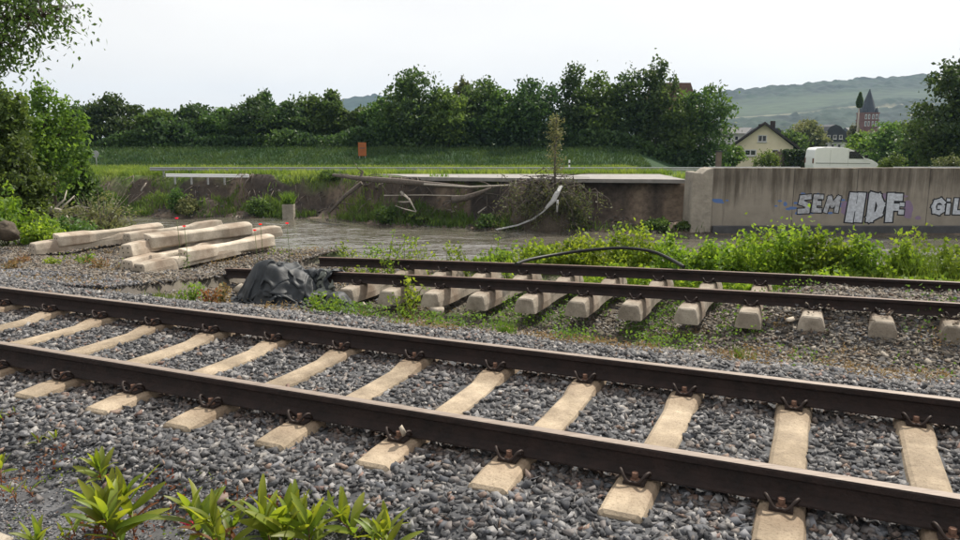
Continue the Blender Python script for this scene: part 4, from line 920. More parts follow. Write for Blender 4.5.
# long pale house left of it
pl = Plan(718, 168, 140); th = thing('house', 'pale grey multi-storey house with slate roof half hidden left of the yellow gable', 'house', pl.o)
MB().box(pl.X(700), pl.X(752), 0, 10, 0, pl.Z(133)).build('wall', M['render_white'], th)
MB().prism([(-.8, pl.Z(133.5)), (10.8, pl.Z(133.5)), (8.5, pl.Z(127.5)), (1.6, pl.Z(127.5))], 'x', pl.X(699), pl.X(753)).build('roof', M['slate'], th, ) 
for v0 in (136, 143, 150):
    for u0 in (706, 713, 720, 727, 734): window(pl, th, u0, u0 + 3.6, v0, v0 + 4.4, 1)
pl = Plan(768, 165, 128); th = thing('house', 'house with a dark slate roof rising right behind the yellow gable', 'house', pl.o)
MB().box(pl.X(758), pl.X(788), 0, 8, 0, pl.Z(139)).build('wall', M['render_white'], th)
MB().prism([(pl.X(756), pl.Z(139.5)), (pl.X(790), pl.Z(139.5)), (pl.X(776), pl.Z(128)), (pl.X(768), pl.Z(128))], 'y', -.5, 8.5).build('roof', M['slate'], th)
pl = Plan(833, 168, 150); th = thing('house', 'house with steep dark mansard roof and pale lower wall above the white van', 'house', pl.o)
MB().box(pl.X(822), pl.X(845), 0, 9, 0, pl.Z(142)).build('wall', M['render_white'], th)
MB().prism([(pl.X(820.5), pl.Z(142)), (pl.X(846.5), pl.Z(142)), (pl.X(844), pl.Z(133)), (pl.X(838), pl.Z(126.5)), (pl.X(833), pl.Z(124.5)), (pl.X(828), pl.Z(126.5)), (pl.X(823), pl.Z(133))], 'y', -.4, 9.4).build('roof', M['slate'], th)
for u0 in (825, 831, 837): window(pl, th, u0, u0 + 3.4, 135, 139, 1, y=-.42)
for u0 in (824, 830.5, 837): window(pl, th, u0, u0 + 3.4, 144, 148, 1)
# brown-roofed house behind the right end of the tree row
pl = Plan(678, 165, 102); th = thing('house', 'white house with tall brown roof half hidden behind the right end of the tree row', 'house', pl.o)
MB().box(pl.X(655), pl.X(692), 0, 9, 0, pl.Z(110)).build('wall', M['render_white'], th)
MB().prism([(pl.X(650), pl.Z(110)), (pl.X(696), pl.Z(110)), (pl.X(686.5), pl.Z(83)), (pl.X(662), pl.Z(83))], 'y', -.6, 9.6).build('roof', M['tile_brown'], th)
window(pl, th, 680, 686, 112, 119, 1)
# church
pl = Plan(868.5, 170, 350); th = thing('church', 'church tower with red and white belfry and slender dark slate spire below the hill', 'church', pl.o)
def rg(u0, u1): return pl.X(u0), pl.X(u1)
a, b = rg(861, 876); dpt = b - a
MB().box(a, b, 0, dpt, 0, pl.Z(112.6)).build('tower', M['red_stone'], th)
for i, (u0, u1) in enumerate([(862.2, 864.2), (865.4, 867.2), (869.4, 871.2), (872.6, 874.8)]):
    for v0, v1 in ((114.2, 119.2), (121.2, 126.2)):
        x0, x1 = rg(u0, u1); p_ = MB().box(x0, x1, -.12, -.003, pl.Z(v1), pl.Z(v0)).build('white_panel', M['render_white'], th)
        MB().box(x0 + .22, x1 - .22, -.16, -.121, pl.Z(v1) + .25, pl.Z(v0) - .4).build('opening', M['glass'], p_)
for v in (113, 120.2, 127.2): MB().box(a - .25, b + .25, -.35, dpt + .3, pl.Z(v) - .2, pl.Z(v) + .25).build('cornice', M['red_stone'], th)
cx, cy, hr = (a + b) / 2, dpt / 2, dpt / 2
def ring(rr, z, k=8): return [(cx + rr * math.cos(q), cy + rr * math.sin(q), z) for q in [math.pi / 8 + 2 * math.pi * i / k for i in range(k)]]
MB().loft([ring(hr * 1.0, pl.Z(112.4)), ring(hr * .84, pl.Z(107)), ring(hr * .04, pl.Z(88.5))]).build('spire', M['slate'], th)
for sx in (a + .8, b - .8):
    for sy in (.8, dpt - .8): MB().loft([[(sx + .8 * math.cos(q), sy + .8 * math.sin(q), z) for q in np.arange(6) * math.pi / 3] if z < pl.Z(109) else [(sx + .05 * math.cos(q), sy + .05 * math.sin(q), z) for q in np.arange(6) * math.pi / 3] for z in (pl.Z(112.4), pl.Z(110.5), pl.Z(107))]).build('pinnacle', M['slate'], th)
MB().box(cx - 7, cx + 24, 2, 14, 0, pl.Z(133)).build('nave', M['red_stone'], th); MB().prism([(1.2, pl.Z(133)), (14.8, pl.Z(133)), (8, pl.Z(127.5))], 'x', cx - 7.5, cx + 24.5).build('nave_roof', M['slate'], th)
# maypole
pb = at(859.0, 110, 130); pb[2] = at(859, 166, 130)[2]; th = thing('maypole', 'tall bare maypole with a small dark spruce crown standing left of the church spire', 'maypole', (pb[0], 130, pb[2]))
hp = float(at(859.5, 92.5, 130)[2] - pb[2]); z0 = float(at(859.5, 107.5, 130)[2] - pb[2])
MB().tube([(0, 0, 0), (0, 0, z0 * .6), (0, 0, z0 + .5)], [.17, .14, .11], 8).build('pole', M['palewood'], th)
r = np.random.default_rng(9); k = r.random(2600); aa = r.random(2600) * 6.283; rad_ = .66 * np.sin(np.pi * np.clip(.93 - .93 * k, 0, 1)) ** .7 * (.35 + .65 * (1 - k)) * (.55 + .45 * r.random(2600)) + .05
sp = link('spruce_top', leaf_mesh('spruce', r, np.stack([rad_ * np.cos(aa), rad_ * np.sin(aa), z0 + (hp - z0) * k], -1), .34, .10, M['leaf_dark']), th)
# garden fence and gate post by the yellow house
pl = Plan(776, 166, 95); th = thing('garden_fence', 'brownish board fence beside the yellow house', 'fence', pl.o); M['board'] = mat('fence_board', (.17, .13, .115), (.12, .09, .08), scale=2, rough=.9, rand=.2)
for i in range(12): a = pl.X(775 + i * 1.35); MB().box(a, a + .155, -.03 + .012 * (i % 2), .03, 0, pl.Z(151.2 + .5 * random.random())).build('board', M['board'], th)
pl = Plan(718, 170, 70); pz = float(H(pl.o[0], 70)); th = thing('gate_post', 'brown gate post at the foot of the grass bank by the wall end', 'post', (pl.o[0], 70, pz)); zt_ = float(at(718, 152, 70)[2] - pz)
MB().box(-.22, .22, -.2, .2, 0, zt_).build('post', M['board'], th); MB().box(-.28, .28, -.26, .26, zt_ + .002, zt_ + .10).build('cap', M['slate'], th)

# ================================================================ VAN
YV = 72.0; pl = Plan(843, 172.3, YV); pl.o[2] = float(H(pl.o[0], YV)) + .0
def zz(v): return pl.Z(v)
th = thing('van', 'white panel van driving right behind the concrete flood wall', 'van', pl.o)
prof = [(810.6, 168.5), (810, 165), (810, 157), (810.8, 150), (812.5, 147.9), (820, 147.2), (836, 147.2), (843, 148.2), (848.5, 150.5), (857, 155.6), (861, 158.1), (867.5, 159.8), (873, 162.6), (875.6, 165), (875.8, 168), (874.5, 169)]
hw = .98; rings = []
for y, sh_ in ((-hw, 1.0), (-hw * .985, .0), (hw * .985, 0), (hw, 1.0)):
    q = []
    for u, v in prof:
        cu, cv = 843, 160; f = 1 - .018 * sh_; q.append((pl.X(cu + (u - cu) * f), y + 0., pl.Z(cv + (v - cv) * f)))
    rings.append(q)
body = MB().loft(rings).build('body', M['white'], th, bevel=.03)
gq = [(844.6, 151.2), (850.2, 151.2), (858.3, 156.6), (859.4, 158.6), (844.6, 158.4)]
for sy in (-1, 1):
    MB().prism([(pl.X(u), pl.Z(v)) for u, v in gq], 'y', sy * (hw + .001), sy * (hw + .012)).build('side_window', M['glass'], th)
    MB().prism([(pl.X(812), pl.Z(162.3)), (pl.X(866), pl.Z(162.9)), (pl.X(866), pl.Z(163.5)), (pl.X(812), pl.Z(163.1))], 'y', sy * (hw + .001), sy * (hw + .02)).build('trim_strip', M['galv'], th)
    for u in (826, 843.8): MB().box(pl.X(u), pl.X(u) + .02, sy * hw - .002, sy * hw + .006, pl.Z(165.5), pl.Z(150)).build('door_seam', M['galv'], th)
    MB().box(pl.X(859.4), pl.X(862.2), sy * (hw + .02), sy * (hw + .25), pl.Z(157.6), pl.Z(154.6)).build('mirror', M['rubber'], th, bevel=.04)
    MB().box(pl.X(872), pl.X(875.3), sy * (hw - .22), sy * (hw - .03), pl.Z(164.8), pl.Z(163)).build('headlight', M['glass'], th)
    MB().box(pl.X(809.4), pl.X(811), sy * (hw - .2), sy * (hw - .02), pl.Z(163), pl.Z(158)).build('taillight', M['red_stone'], th)
ws = [(850, 150.9), (858.5, 156.4), (859.0, 156.0), (850.8, 150.6)]
MB().prism([(pl.X(u), pl.Z(v) + .02) for u, v in ws], 'y', -hw * .88, hw * .88).build('windscreen', M['glass'], th)
for u in (823, 864.5):
    for sy in (-1, 1):
        wh = MB(); circ = [(pl.X(u) + .34 * math.cos(q), .34 + .34 * math.sin(q)) for q in np.arange(18) * math.pi / 9]; wh = wh.prism(circ, 'y', sy * (hw - .2), sy * (hw + .015)).build('wheel', M['rubber'], th)
        MB().prism([(pl.X(u) + .2 * math.cos(q), .34 + .2 * math.sin(q)) for q in np.arange(14) * math.pi / 7], 'y', sy * (hw + .016), sy * (hw + .03)).build('rim', M['galv'], wh)

# ================================================================ ROADSIDE FURNITURE
def guard_rail(lab, u0, u1, v, Y, n, beam=.26, m='galv', Y2=None):
    a = at(u0, v, Y); b = at(u1, v, Y2 or Y); Lg = math.hypot(b[0] - a[0], b[1] - a[1]); g = float(H(*a[:2])); zt = float(a[2])
    th = thing('guard_rail', lab, 'guard rail', (a[0], a[1], g), math.atan2(b[1] - a[1], b[0] - a[0])); h = max(.14, zt - g)
    pr = [(-.03, h - beam), (-.07, h - beam * .8), (-.03, h - beam * .5), (-.07, h - beam * .2), (-.03, h), (0, h), (-.03, h - beam * .2), (.01, h - beam * .5), (-.03, h - beam * .8), (0, h - beam)]
    MB().prism(pr, 'x', 0, Lg).build('beam', M[m], th)
    for i in range(n): x = Lg * (i + .5) / n; MB().box(x - .05, x + .05, .012, .11, max(-.2, h - .75), h - .03).build('post', M['galv'], th)
    return th
guard_rail('long low grey guard rail along the far edge of the road below the grass bank', 150, 720, 167.2, 56.5, 22)
guard_rail('white railing beam with dark posts standing above the eroded left bank', 166, 249, 173.6, 55.0, 5, .24, 'white', 54.0)
guard_rail('grey guard rail along the top of the flood wall', 708, 800, 166.8, 45.8, 5)
guard_rail('guard rail behind the wall near the right edge, partly in grass', 893, 1000, 166.8, 46.2, 5)
M['orange'] = mat('orange_board', (.36, .115, .035), (.30, .09, .03), scale=2, rough=.7)
pb = at_ground(363, 74); th = thing('sign', 'orange rectangular board on two posts on the grass bank', 'sign', pb); zt_ = hgt(363, 142.5, 74, pb); zb_ = hgt(363, 156, 74, pb); hw_ = 4.0 * 74 / F_PX
for sx in (-hw_ * .7, hw_ * .7): MB().box(sx - .04, sx + .04, .03, .1, -.1, zt_ - .05).build('post', M['galv'], th)
MB().box(-hw_, hw_, -.02, .028, max(.1, zb_), zt_).build('board', M['orange'], th, bevel=.01)
MB().box(-hw_ * .7, hw_ * .7, -.026, -.0205, zb_ + (zt_ - zb_) * .55, zb_ + (zt_ - zb_) * .62).build('stripe', M['board'], th)
pb = at_ground(98, 66); th = thing('sign', 'small grey round sign on a thin post at the left of the far verge', 'sign', pb); zt_ = hgt(98, 150.5, 66, pb)
MB().tube([(0, 0, -.1), (0, 0, zt_)], .04, 6).build('post', M['galv'], th); MB().prism([(.30 * math.cos(q), zt_ - .3 + .30 * math.sin(q)) for q in np.arange(20) * math.pi / 10], 'y', -.07, -.045).build('disc', M['galv'], th)
pb = at_ground(569, 57); th = thing('marker_post', 'short white roadside marker post beyond the asphalt slab', 'post', pb); zt_ = max(.9, hgt(569, 160, 57, pb))
MB().box(-.06, .06, -.05, .05, -.1, zt_).build('post', M['white'], th, bevel=.015); MB().box(-.062, .062, -.056, -.0505, zt_ - .35, zt_ - .2).build('band', M['rubber'], th)

# ================================================================ DEBRIS ON THE FAR BANK
def bpt(u, v, off): # point near the far bank face
    Y = float(bank_y(at(u, v, 46.5)[0])) + off; return at(u, v, Y)
def log(name, lab, pts, rad, m='deadwood', twigs=0, sides=7, cat='log', group=None):
    P0 = np.array(pts[0]); th = thing(name, lab, cat, P0, 0, group); mb = MB(); q = [np.array(p) - P0 for p in pts]; mb.tube(q, rad, sides); mb.build('trunk', M[m], th, recalc=False)
    if twigs:
        r = np.random.default_rng(len(lab)); mb = MB()
        for i in range(twigs):
            k = r.random() * (len(q) - 1); j = int(k); f = k - j; p = q[j] * (1 - f) + q[j + 1] * f; e = p + r.normal(size=3) * np.array([.9, .3, .5]); mb.tube([p, (p + e) / 2 + r.normal(size=3) * .1, e], [.05, .03, .012], 5)
        stuff(mb.build('twigs', M[m], th, recalc=False))
    return th
gd = 'driftwood on the far bank'
log('driftwood_log', 'long dark fallen trunk lying along the bank top under the road edge', [bpt(333, 175, 1.6), bpt(360, 178.5, 1.4), bpt(400, 181.5, 1.3), bpt(440, 185, 1.2), bpt(478, 188, 1.2)], [.10, .17, .19, .15, .07], twigs=9, group=gd)
log('driftwood_log', 'dark fallen trunk slanting down the bank to the water', [bpt(362, 183, 1.8), bpt(345, 196, 1.2), bpt(328, 214, .5)], [.15, .13, .08], twigs=4, group=gd)
log('driftwood_log', 'dark upright root end leaning on the bank top trunk', [bpt(366, 186, 1.5), bpt(361, 176, 1.6), bpt(363, 171, 1.6)], [.13, .12, .05], twigs=3, group=gd)
log('pole', 'long pale pole bridging the gap below the asphalt slab', [bpt(424, 184.3, .9), bpt(470, 187, .7), bpt(512, 185.2, .9)], [.06, .06, .05], 'palewood', cat='pole')
log('driftwood_branch', 'pale forked branch standing on the bank slope', [bpt(401, 192, 1.5), bpt(409, 199, 1.0), bpt(417, 213, .5)], [.09, .07, .03], 'palewood', 3, group=gd)
log('driftwood_log', 'dark stump-like trunk piece lying below the pale pole', [bpt(452, 200, 1.1), bpt(466, 198, 1.2), bpt(480, 193, 1.4), bpt(494, 187, 1.5)], [.22, .20, .14, .06], twigs=6, group=gd)
log('pipe', 'thin pale pipe sticking out along the middle of the bank slope', [bpt(384, 195.5, 1.3), bpt(425, 195, 1.3), bpt(462, 196, 1.2)], .035, 'palewood', cat='pipe')
log('driftwood_branch', 'short pale stick on the bank near the uprooted thicket', [bpt(478, 213, .9), bpt(486, 207, 1.2)], [.06, .03], 'palewood', group=gd)
log('driftwood_branch', 'small pale piece of wood on the upper left bank', [bpt(141, 191, 2.4), bpt(146, 183, 2.8)], [.07, .04], 'palewood', group=gd)
b = bpt(289, 220, .15); th = thing('pillar', 'square concrete pillar stump at the water edge topped with grass', 'pillar', b); hpl = float(bpt(289, 204, .15)[2] - b[2])
MB().box(-.37, .37, -.3, .4, -.6, hpl).build('shaft', M['wall_pale'], th, bevel=.05); r = np.random.default_rng(2)
o = blades('grass', np.stack([r.uniform(-.35, .35, 260), r.uniform(-.25, .35, 260), np.full(260, hpl)], -1), .75, .06, M['grass'], r, .4, th); del o['kind']
# uprooted thicket
b = bpt(545, 230, .3); th = thing('uprooted_shrub', 'uprooted thicket of drooping twigs and roots washed against the bank', 'shrub', b); r = np.random.default_rng(77)
dm = bmesh.new(); bmesh.ops.create_icosphere(dm, subdivisions=4, radius=1)
V = np.array([v_.co[:] for v_ in dm.verts]); Fd = np.array([[v_.index for v_ in f.verts] for f in dm.faces]); dm.free()
k = 1 + .45 * fbm(V[:, 0] * 2 + V[:, 2], V[:, 1] * 2 + V[:, 2] * 1.7, 1.1, 4)[:, None]; V = V * k * np.array([1.9, 1.3, 2.2]) + np.array([.1, .6, .2])
link('root_ball', npmesh('root_ball', V, Fd, M['bark'], False), th)
mb = MB(); lc = []
for i in range(140):
    a = r.uniform(-2.9, .35); e = r.uniform(.35, 1.0); p0 = np.array([.1 + .9 * r.normal(), .2 + .3 * r.normal(), 1.9 + .5 * r.normal()]); R_ = r.uniform(.9, 2.15)
    dirx = math.cos(a); p1 = p0 + r.normal(size=3) * .18 + np.array([dirx * R_ * .45, -.45 - .5 * r.random(), .15 + .3 * r.random()]); p2 = p0 + np.array([dirx * R_, -.7 - .6 * r.random(), -R_ * e * .9]); p2[2] = max(p2[2], .05)
    mb.tube([p0, p1, (p1 + p2) / 2 + np.array([dirx * .15, 0, .12]), p2], [.03, .022, .015, .006], 4)
    for f in r.random(9): lc.append(p1 * (1 - f) + p2 * f + r.normal(size=3) * .12)
for i in range(14): # bare sticks on top
    p0 = np.array([r.normal() * .5, .3, 2.3]); mb.tube([p0, p0 + np.array([r.normal() * .9, -.2, .4 + .5 * r.random()]), p0 + np.array([r.normal() * 1.6, -.3, .5 + .8 * r.random()])], [.05, .03, .01], 4)
mb.build('branches', M['deadwood'], th, recalc=False); lc = np.array(lc)
lc = np.concatenate([lc, lc + r.normal(size=lc.shape) * .12]); link('foliage', leaf_mesh('thicket_leaves', r, lc, .20, .07, M['leaf_olive'], droop=.6), th)
c = np.stack([1.6 + .5 * r.normal(size=900), -.5 + .3 * r.random(900), .9 + .6 * r.normal(size=900)], -1); c[:, 2] = np.clip(c[:, 2], .1, 2.4); link('side_foliage', leaf_mesh('thicket_side', r, c, .22, .11, M['leaf_mid']), th)
# young tree on the thicket
yb = bpt(555, 184, .9); th = thing('young_tree', 'slender half-bare young tree standing on the thicket at the bank edge', 'tree', yb); hy = float(bpt(556, 112, .9)[2] - yb[2]); mb = MB(); mb.tube([(0, 0, -.6), (-.03, 0, hy * .4), (.05, 0, hy * .75), (.0, 0, hy)], [.07, .055, .03, .008], 6); lc = []
for i in range(34):
    z0 = hy * r.uniform(.12, .92); a = r.random() * 6.28; l = (.95 - .55 * z0 / hy) * r.uniform(.5, 1); e = np.array([l * math.cos(a), l * math.sin(a), z0 + .6 * l]); mb.tube([(0, 0, z0), e * .5 + np.array([0, 0, z0 * .5]), e], [.018, .012, .004], 4)
    for f in r.random(26): lc.append(np.array([0, 0, z0]) * (1 - f) + e * f + r.normal(size=3) * .13)
mb.build('trunk', M['deadwood'], th, recalc=False); link('crown', leaf_mesh('young_leaves', r, np.array(lc), .13, .075, M['leaf_olive']), th)
# torn white fabric strip hanging from it
pts = [bpt(561, 186, -.2), bpt(557.5, 192, -.9), bpt(553, 201, -1.0), bpt(544, 211, -.9), bpt(533, 219, -.8), bpt(518, 225, -.6), bpt(497, 229.5, -.4)]
pts = [np.array(p) for p in pts]; q = []
for i in range(len(pts) - 1):
    for f in (0, .33, .66): q.append(pts[i] * (1 - f) + pts[i + 1] * f)
q.append(pts[-1]); P0 = q[0]; mb = MB(); M['fabric'] = mat('pale_fabric', (.50, .50, .49), (.36, .36, .36), scale=5, rough=.9)
rings = []
for i, p in enumerate(q):
    w_ = .16 if i < 9 else .09; tw = .6 * math.sin(i * .9); rings.append([p - P0 + np.array([w_ * math.cos(tw) * a_, .05 * b_ , w_ * .5 * math.sin(tw) * a_ + .04 * c_]) for a_, b_, c_ in ((-1, 0, 0), (0, 1, 1), (1, 0, 0), (0, -1, -1))])
th = thing('fabric_strip', 'long torn pale fabric strip hanging down from the young tree to the water', 'fabric strip', P0); mb.loft(rings).build('strip', M['fabric'], th)
MB().tube([bpt(557.5, 200, -1.05) - P0, bpt(557, 212, -1.0) - P0], [.07, .05], 5).build('torn_end', M['fabric'], th)
# driftwood under the left trees
log('driftwood', 'bleached forked driftwood under the left riverside trees', [at(36, 218, 25), at(52, 209, 25), at(66, 212, 25.2)], [.05, .10, .06], 'palewood', 5, group=None)
mb = MB(); p = at(6, 232, 15.6); dm = bmesh.new(); bmesh.ops.create_icosphere(dm, subdivisions=3, radius=1); V = np.array([v_.co[:] for v_ in dm.verts]); Fd = np.array([[v_.index for v_ in f.verts] for f in dm.faces]); dm.free()
V = V * (1 + .5 * fbm(V[:, 0] * 2, V[:, 1] * 2 + V[:, 2] * 2, 1, 8)[:, None]) * np.array([.26, .26, .2]); o = link('soil_lump', npmesh('soil_lump', V, Fd, M['bark'])); o.location = p; tag(o, 'dark lump of soil and roots at the left edge below the bright bush', 'soil lump')
# ================================================================ TARP DRAPED OVER THE RAIL END (settled by a small cloth solver)
def drape(name, parent, ctr, size, res, height_fun, mats, seed, comp=.72, steps=260, lift=.9, rot=0.0, stiff=1):
    r = np.random.default_rng(seed); nu, nv = res; L0u, L0v = size[0] / (nu - 1), size[1] / (nv - 1)
    a, b = np.meshgrid(np.linspace(-.5, .5, nu), np.linspace(-.5, .5, nv), indexing='ij')
    x = a * size[0] * comp; y = b * size[1] * comp; xr = x * math.cos(rot) - y * math.sin(rot); yr = x * math.sin(rot) + y * math.cos(rot)
    P = np.stack([ctr[0] + xr, ctr[1] + yr, ctr[2] + lift + .55 * fbm(a * 7, b * 7, 1, seed, 3) + .03 * r.normal(size=a.shape)], -1); Pv = P.copy()
    def cons(A, B, l):
        d = B - A; ln = np.linalg.norm(d, axis=-1, keepdims=True); k = (ln - l) / np.maximum(ln, 1e-6) * .5; return d * k
    ld = math.hypot(L0u, L0v)
    for it in range(steps):
        vel = (P - Pv) * .965; Pv = P.copy(); P = P + vel; P[..., 2] -= .0022
        for _ in range(9):
            for sl in (0, 1):
                c = cons(P[sl:-1:2], P[sl + 1::2], L0u); P[sl:-1:2] += c; P[sl + 1::2] -= c
                c = cons(P[:, sl:-1:2], P[:, sl + 1::2], L0v); P[:, sl:-1:2] += c; P[:, sl + 1::2] -= c
            for sl in (0, 1):
                c = cons(P[sl:-1:2, :-1], P[sl + 1::2, 1:], ld) * .5; P[sl:-1:2, :-1] += c; P[sl + 1::2, 1:] -= c
                c = cons(P[sl:-1:2, 1:], P[sl + 1::2, :-1], ld) * .5; P[sl:-1:2, 1:] += c; P[sl + 1::2, :-1] -= c
            for sl in range(4):
                A = P[sl:-2:4]; B = P[sl + 2::4][:len(A)]; A = A[:len(B)]; c = cons(A, B, 2 * L0u) * .25 * stiff; P[sl:sl + 4 * len(A):4] += c; P[sl + 2:sl + 2 + 4 * len(B):4] -= c
            for sl in range(4):
                A = P[:, sl:-2:4]; B = P[:, sl + 2::4][:, :A.shape[1]]; A = A[:, :B.shape[1]]; c = cons(A, B, 2 * L0v) * .25 * stiff; P[:, sl:sl + 4 * A.shape[1]:4] += c; P[:, sl + 2:sl + 2 + 4 * B.shape[1]:4] -= c
        g = height_fun(P[..., 0], P[..., 1]) + .012; hit = P[..., 2] < g
        P[..., 2] = np.where(hit, g, P[..., 2]); Pv = np.where(hit[..., None], P * .9 + Pv * .1, Pv)
    V = P.reshape(-1, 3) - np.array(ctr); i = np.arange(nu * nv).reshape(nu, nv)
    me = npmesh(name, V, np.stack([i[:-1, :-1], i[1:, :-1], i[1:, 1:], i[:-1, 1:]], -1).reshape(-1, 4), mats, True)
    o = link(name, me, parent); sd = o.modifiers.new('thick', 'SOLIDIFY'); sd.thickness = .006; sb = o.modifiers.new('sub', 'SUBSURF'); sb.levels = 1; sb.render_levels = 1
    return o
def base_h(x, y):
    s, t = ST(x, y); z = H(x, y); on = (np.abs(s - S_N) < .07) & (t > -9.0); z = np.where(on, np.maximum(z, zn(t)), z)
    return np.where((np.abs(s - S_F) < .07) & (t > -8.2), np.maximum(z, zf(t)), z)
_, tt = ST(*at(288, 275, 11.9)[:2]); cx_, cy_ = XY(S_N - .42, tt)
def hump(x, y):
    s, t = ST(x, y); z = base_h(x, y)
    q = np.exp(-(((t - tt + .05) / .50) ** 2 + ((s - S_N + .36) / .44) ** 2) ** 2.5) * .47; q2 = np.exp(-(((t - tt - .30) / .28) ** 2 + ((s - S_N - .55) / .30) ** 2) ** 1.5) * .66
    return np.maximum(z, H(x, y) + np.maximum(q, q2) + .10 * (q + q2 > .05) * (1 + 2.4 * vnoise(x, y, .22, 3)))
tarp = thing('tarp', 'crumpled dark grey geotextile tarp draped over the cut rail end', 'tarp', (cx_, cy_, float(H(cx_, cy_))))
o = drape('cloth', None, (cx_, cy_, float(H(cx_, cy_))), (3.3, 2.7), (100, 84), hump, M['tarp'], 5, .43, 240, .9, ANG, .15)
o.parent = tarp
x2, y2 = XY(S_N - .12, tt + .62)
def hump2(x, y):
    s, t = ST(x, y); return np.maximum(base_h(x, y), H(x, y) + .18 * np.exp(-(((t - tt - .62) / .22) ** 2 + ((s - S_N + .2) / .3) ** 2)))
o = drape('flap', None, (x2, y2, float(H(x2, y2))), (.62, .85), (26, 34), hump2, M['tarp_pale'], 9, .8, 160, .62, ANG + .2)
o.parent = tarp; o.location = (x2 - cx_, y2 - cy_, float(H(x2, y2)) - float(H(cx_, cy_)))
x3, y3 = XY(S_N - .78, tt + 1.30); z3 = float(H(x3, y3))
def hump3(x, y):
    s, t = ST(x, y); return np.maximum(H(x, y), z3 + .30 * np.exp(-(((t - tt - 1.30) / .20) ** 2 + ((s - S_N + .78) / .22) ** 2) ** 2))
bagt = thing('bag', 'small crumpled black bag slumped against the first bare sleeper end', 'bag', (x3, y3, z3))
o = drape('cloth', None, (x3, y3, z3), (1.2, 1.2), (46, 46), hump3, M['tarp'], 13, .45, 190, .5, ANG + .4, .15); o.parent = bagt

# ---------------------------------------------------------------- arched black cable
pts = [at(516, 264, 11.2), at(530, 259.5, 11.9), at(560, 254, 12.3), at(590, 250, 12.3), (at(622, 248, 12.1)), at(650, 251, 11.8), at(668, 258, 11.5), at(684, 267, 11.0)]
pts = [np.array(p) for p in pts]; P0 = pts[0].copy(); q = []
for i in range(len(pts) - 1):
    a0, a1, a2, a3 = pts[max(i - 1, 0)], pts[i], pts[i + 1], pts[min(i + 2, len(pts) - 1)]
    for f in np.linspace(0, 1, 6)[:-1]: q.append(.5 * (2 * a1 + (a2 - a0) * f + (2 * a0 - 5 * a1 + 4 * a2 - a3) * f * f + (3 * a1 - a0 - 3 * a2 + a3) * f ** 3) - P0)
q.append(pts[-1] - P0); o = MB().tube(q, .026, 8).build('cable', M['cable'], recalc=False); o.location = P0; tag(o, 'thick black cable arching over the rear rail in front of the green bushes', 'cable')
# concrete lumps lying about
def rock(lab, u, v, z, rr, sc_, m, seed, name='concrete_chunk', cat='rubble'):
    V, Fc = hull_shape(np.random.default_rng(seed), 12); o = link(name, npmesh(name, V * rr * np.array(sc_), Fc, M[m])); p = gz(u, v, z); o.location = p; o.rotation_euler = (0, 0, seed); tag(o, lab, cat); return o
rock('pale angular concrete chunk lying left of the tarp under the cut rail', 241, 289, -.80, .15, (1.3, .8, .6), 'sleeper_far', 3)
rock('tilted pale concrete block lying between the bare sleeper ends', 437, 312, -.78, .15, (1.0, .8, .8), 'sleeper_far', 5)
rock('small white stone on the dirt before the first sleeper ends', 363, 305, -.8, .07, (1.2, .9, .6), 'sleeper_pile', 8, 'stone', 'stone')
rock('flat pale stone on the rubble heap left of a sleeper end', 790, 320, -.55, .07, (1.4, 1.0, .5), 'sleeper_pile', 10, 'stone', 'stone')
x_, y_ = XY(-.905, T0 - 3 * DT); V, Fc = hull_shape(np.random.default_rng(21), 11); o = link('stone', npmesh('stone', V * np.array([.032, .035, .052]), Fc, M['sleeper_far'])); o.location = (x_ + .055, y_ - .02, -.085); tag(o, 'grey upright ballast stone leaning against a front rail clip', 'stone')
p = gz(-4, 545, -.40); th = thing('kerb_slab', 'corner of a pale concrete slab in the bottom left corner', 'slab', p, R(-28)); MB().box(-.55, .06, -.5, .06, -.1, .035).build('slab', M['sleeper_pile'], th, bevel=.012)
# ================================================================ WEEDS
gw = 'weeds standing behind the far track'
def weed(u, vtop, s, lab, m='leaf_bush', nst=4, spread=.14, L=.07, grp=gw):
    b = on_s(u, s); Y = b[1]; h = max(.12, hgt(u, vtop, Y, b)); r = np.random.default_rng(int(u * 5 + vtop)); th = thing('weed', lab, 'weed', b, 0, grp); mb = MB(); lc = []
    for i in range(nst):
        e = np.array([r.normal() * spread, r.normal() * spread, h * r.uniform(.65, 1.0)]); k = e * np.array([.35, .35, .5]); mb.tube([(0, 0, -.03), k, e], [.008, .006, .003], 4)
        m_ = int(16 + 30 * h)
        for f in r.random(m_): lc.append(k * 2 * f * (1 - f) + e * f * f + r.normal(size=3) * np.array([.05, .05, .03]) * (1.3 - .6 * f))
    mb.build('stem', M['stemg'], th, recalc=False); link('leaves', leaf_mesh('weed_leaves', r, np.array(lc), L, L * .5, M[m]), th)
for u, v, s, lab in [(345, 240, 7.3, 'thin tall weed against the water right behind the tarp'), (372, 236, 7.2, 'leafy weed behind the rear rail, left of the tall one'), (386, 224, 6.3, 'tallest leafy weed growing between the two rails of the far track'), (404, 232, 7.2, 'tall weed right beside the tallest one between the rails'),
        (422, 238, 7.3, 'bushy weed behind the rear rail in front of the water'), (446, 240, 7.4, 'slim weed halfway between the tall weeds and the thicket'), (468, 243, 7.3, 'low weed behind the rear rail before the open water'), (490, 238, 7.5, 'weed left of the green thicket'), (508, 234, 7.6, 'weed at the left edge of the green thicket'), (358, 262, 6.1, 'low yellowish weed between the rails near the tarp'),
        (410, 268, 5.0, 'leafy weed hanging before the front far rail between two sleeper ends'), (408, 290, 4.6, 'weed rising below the front far rail between two sleeper ends')]: weed(u, v, s, lab)
gw2 = 'weeds among the left gravel'
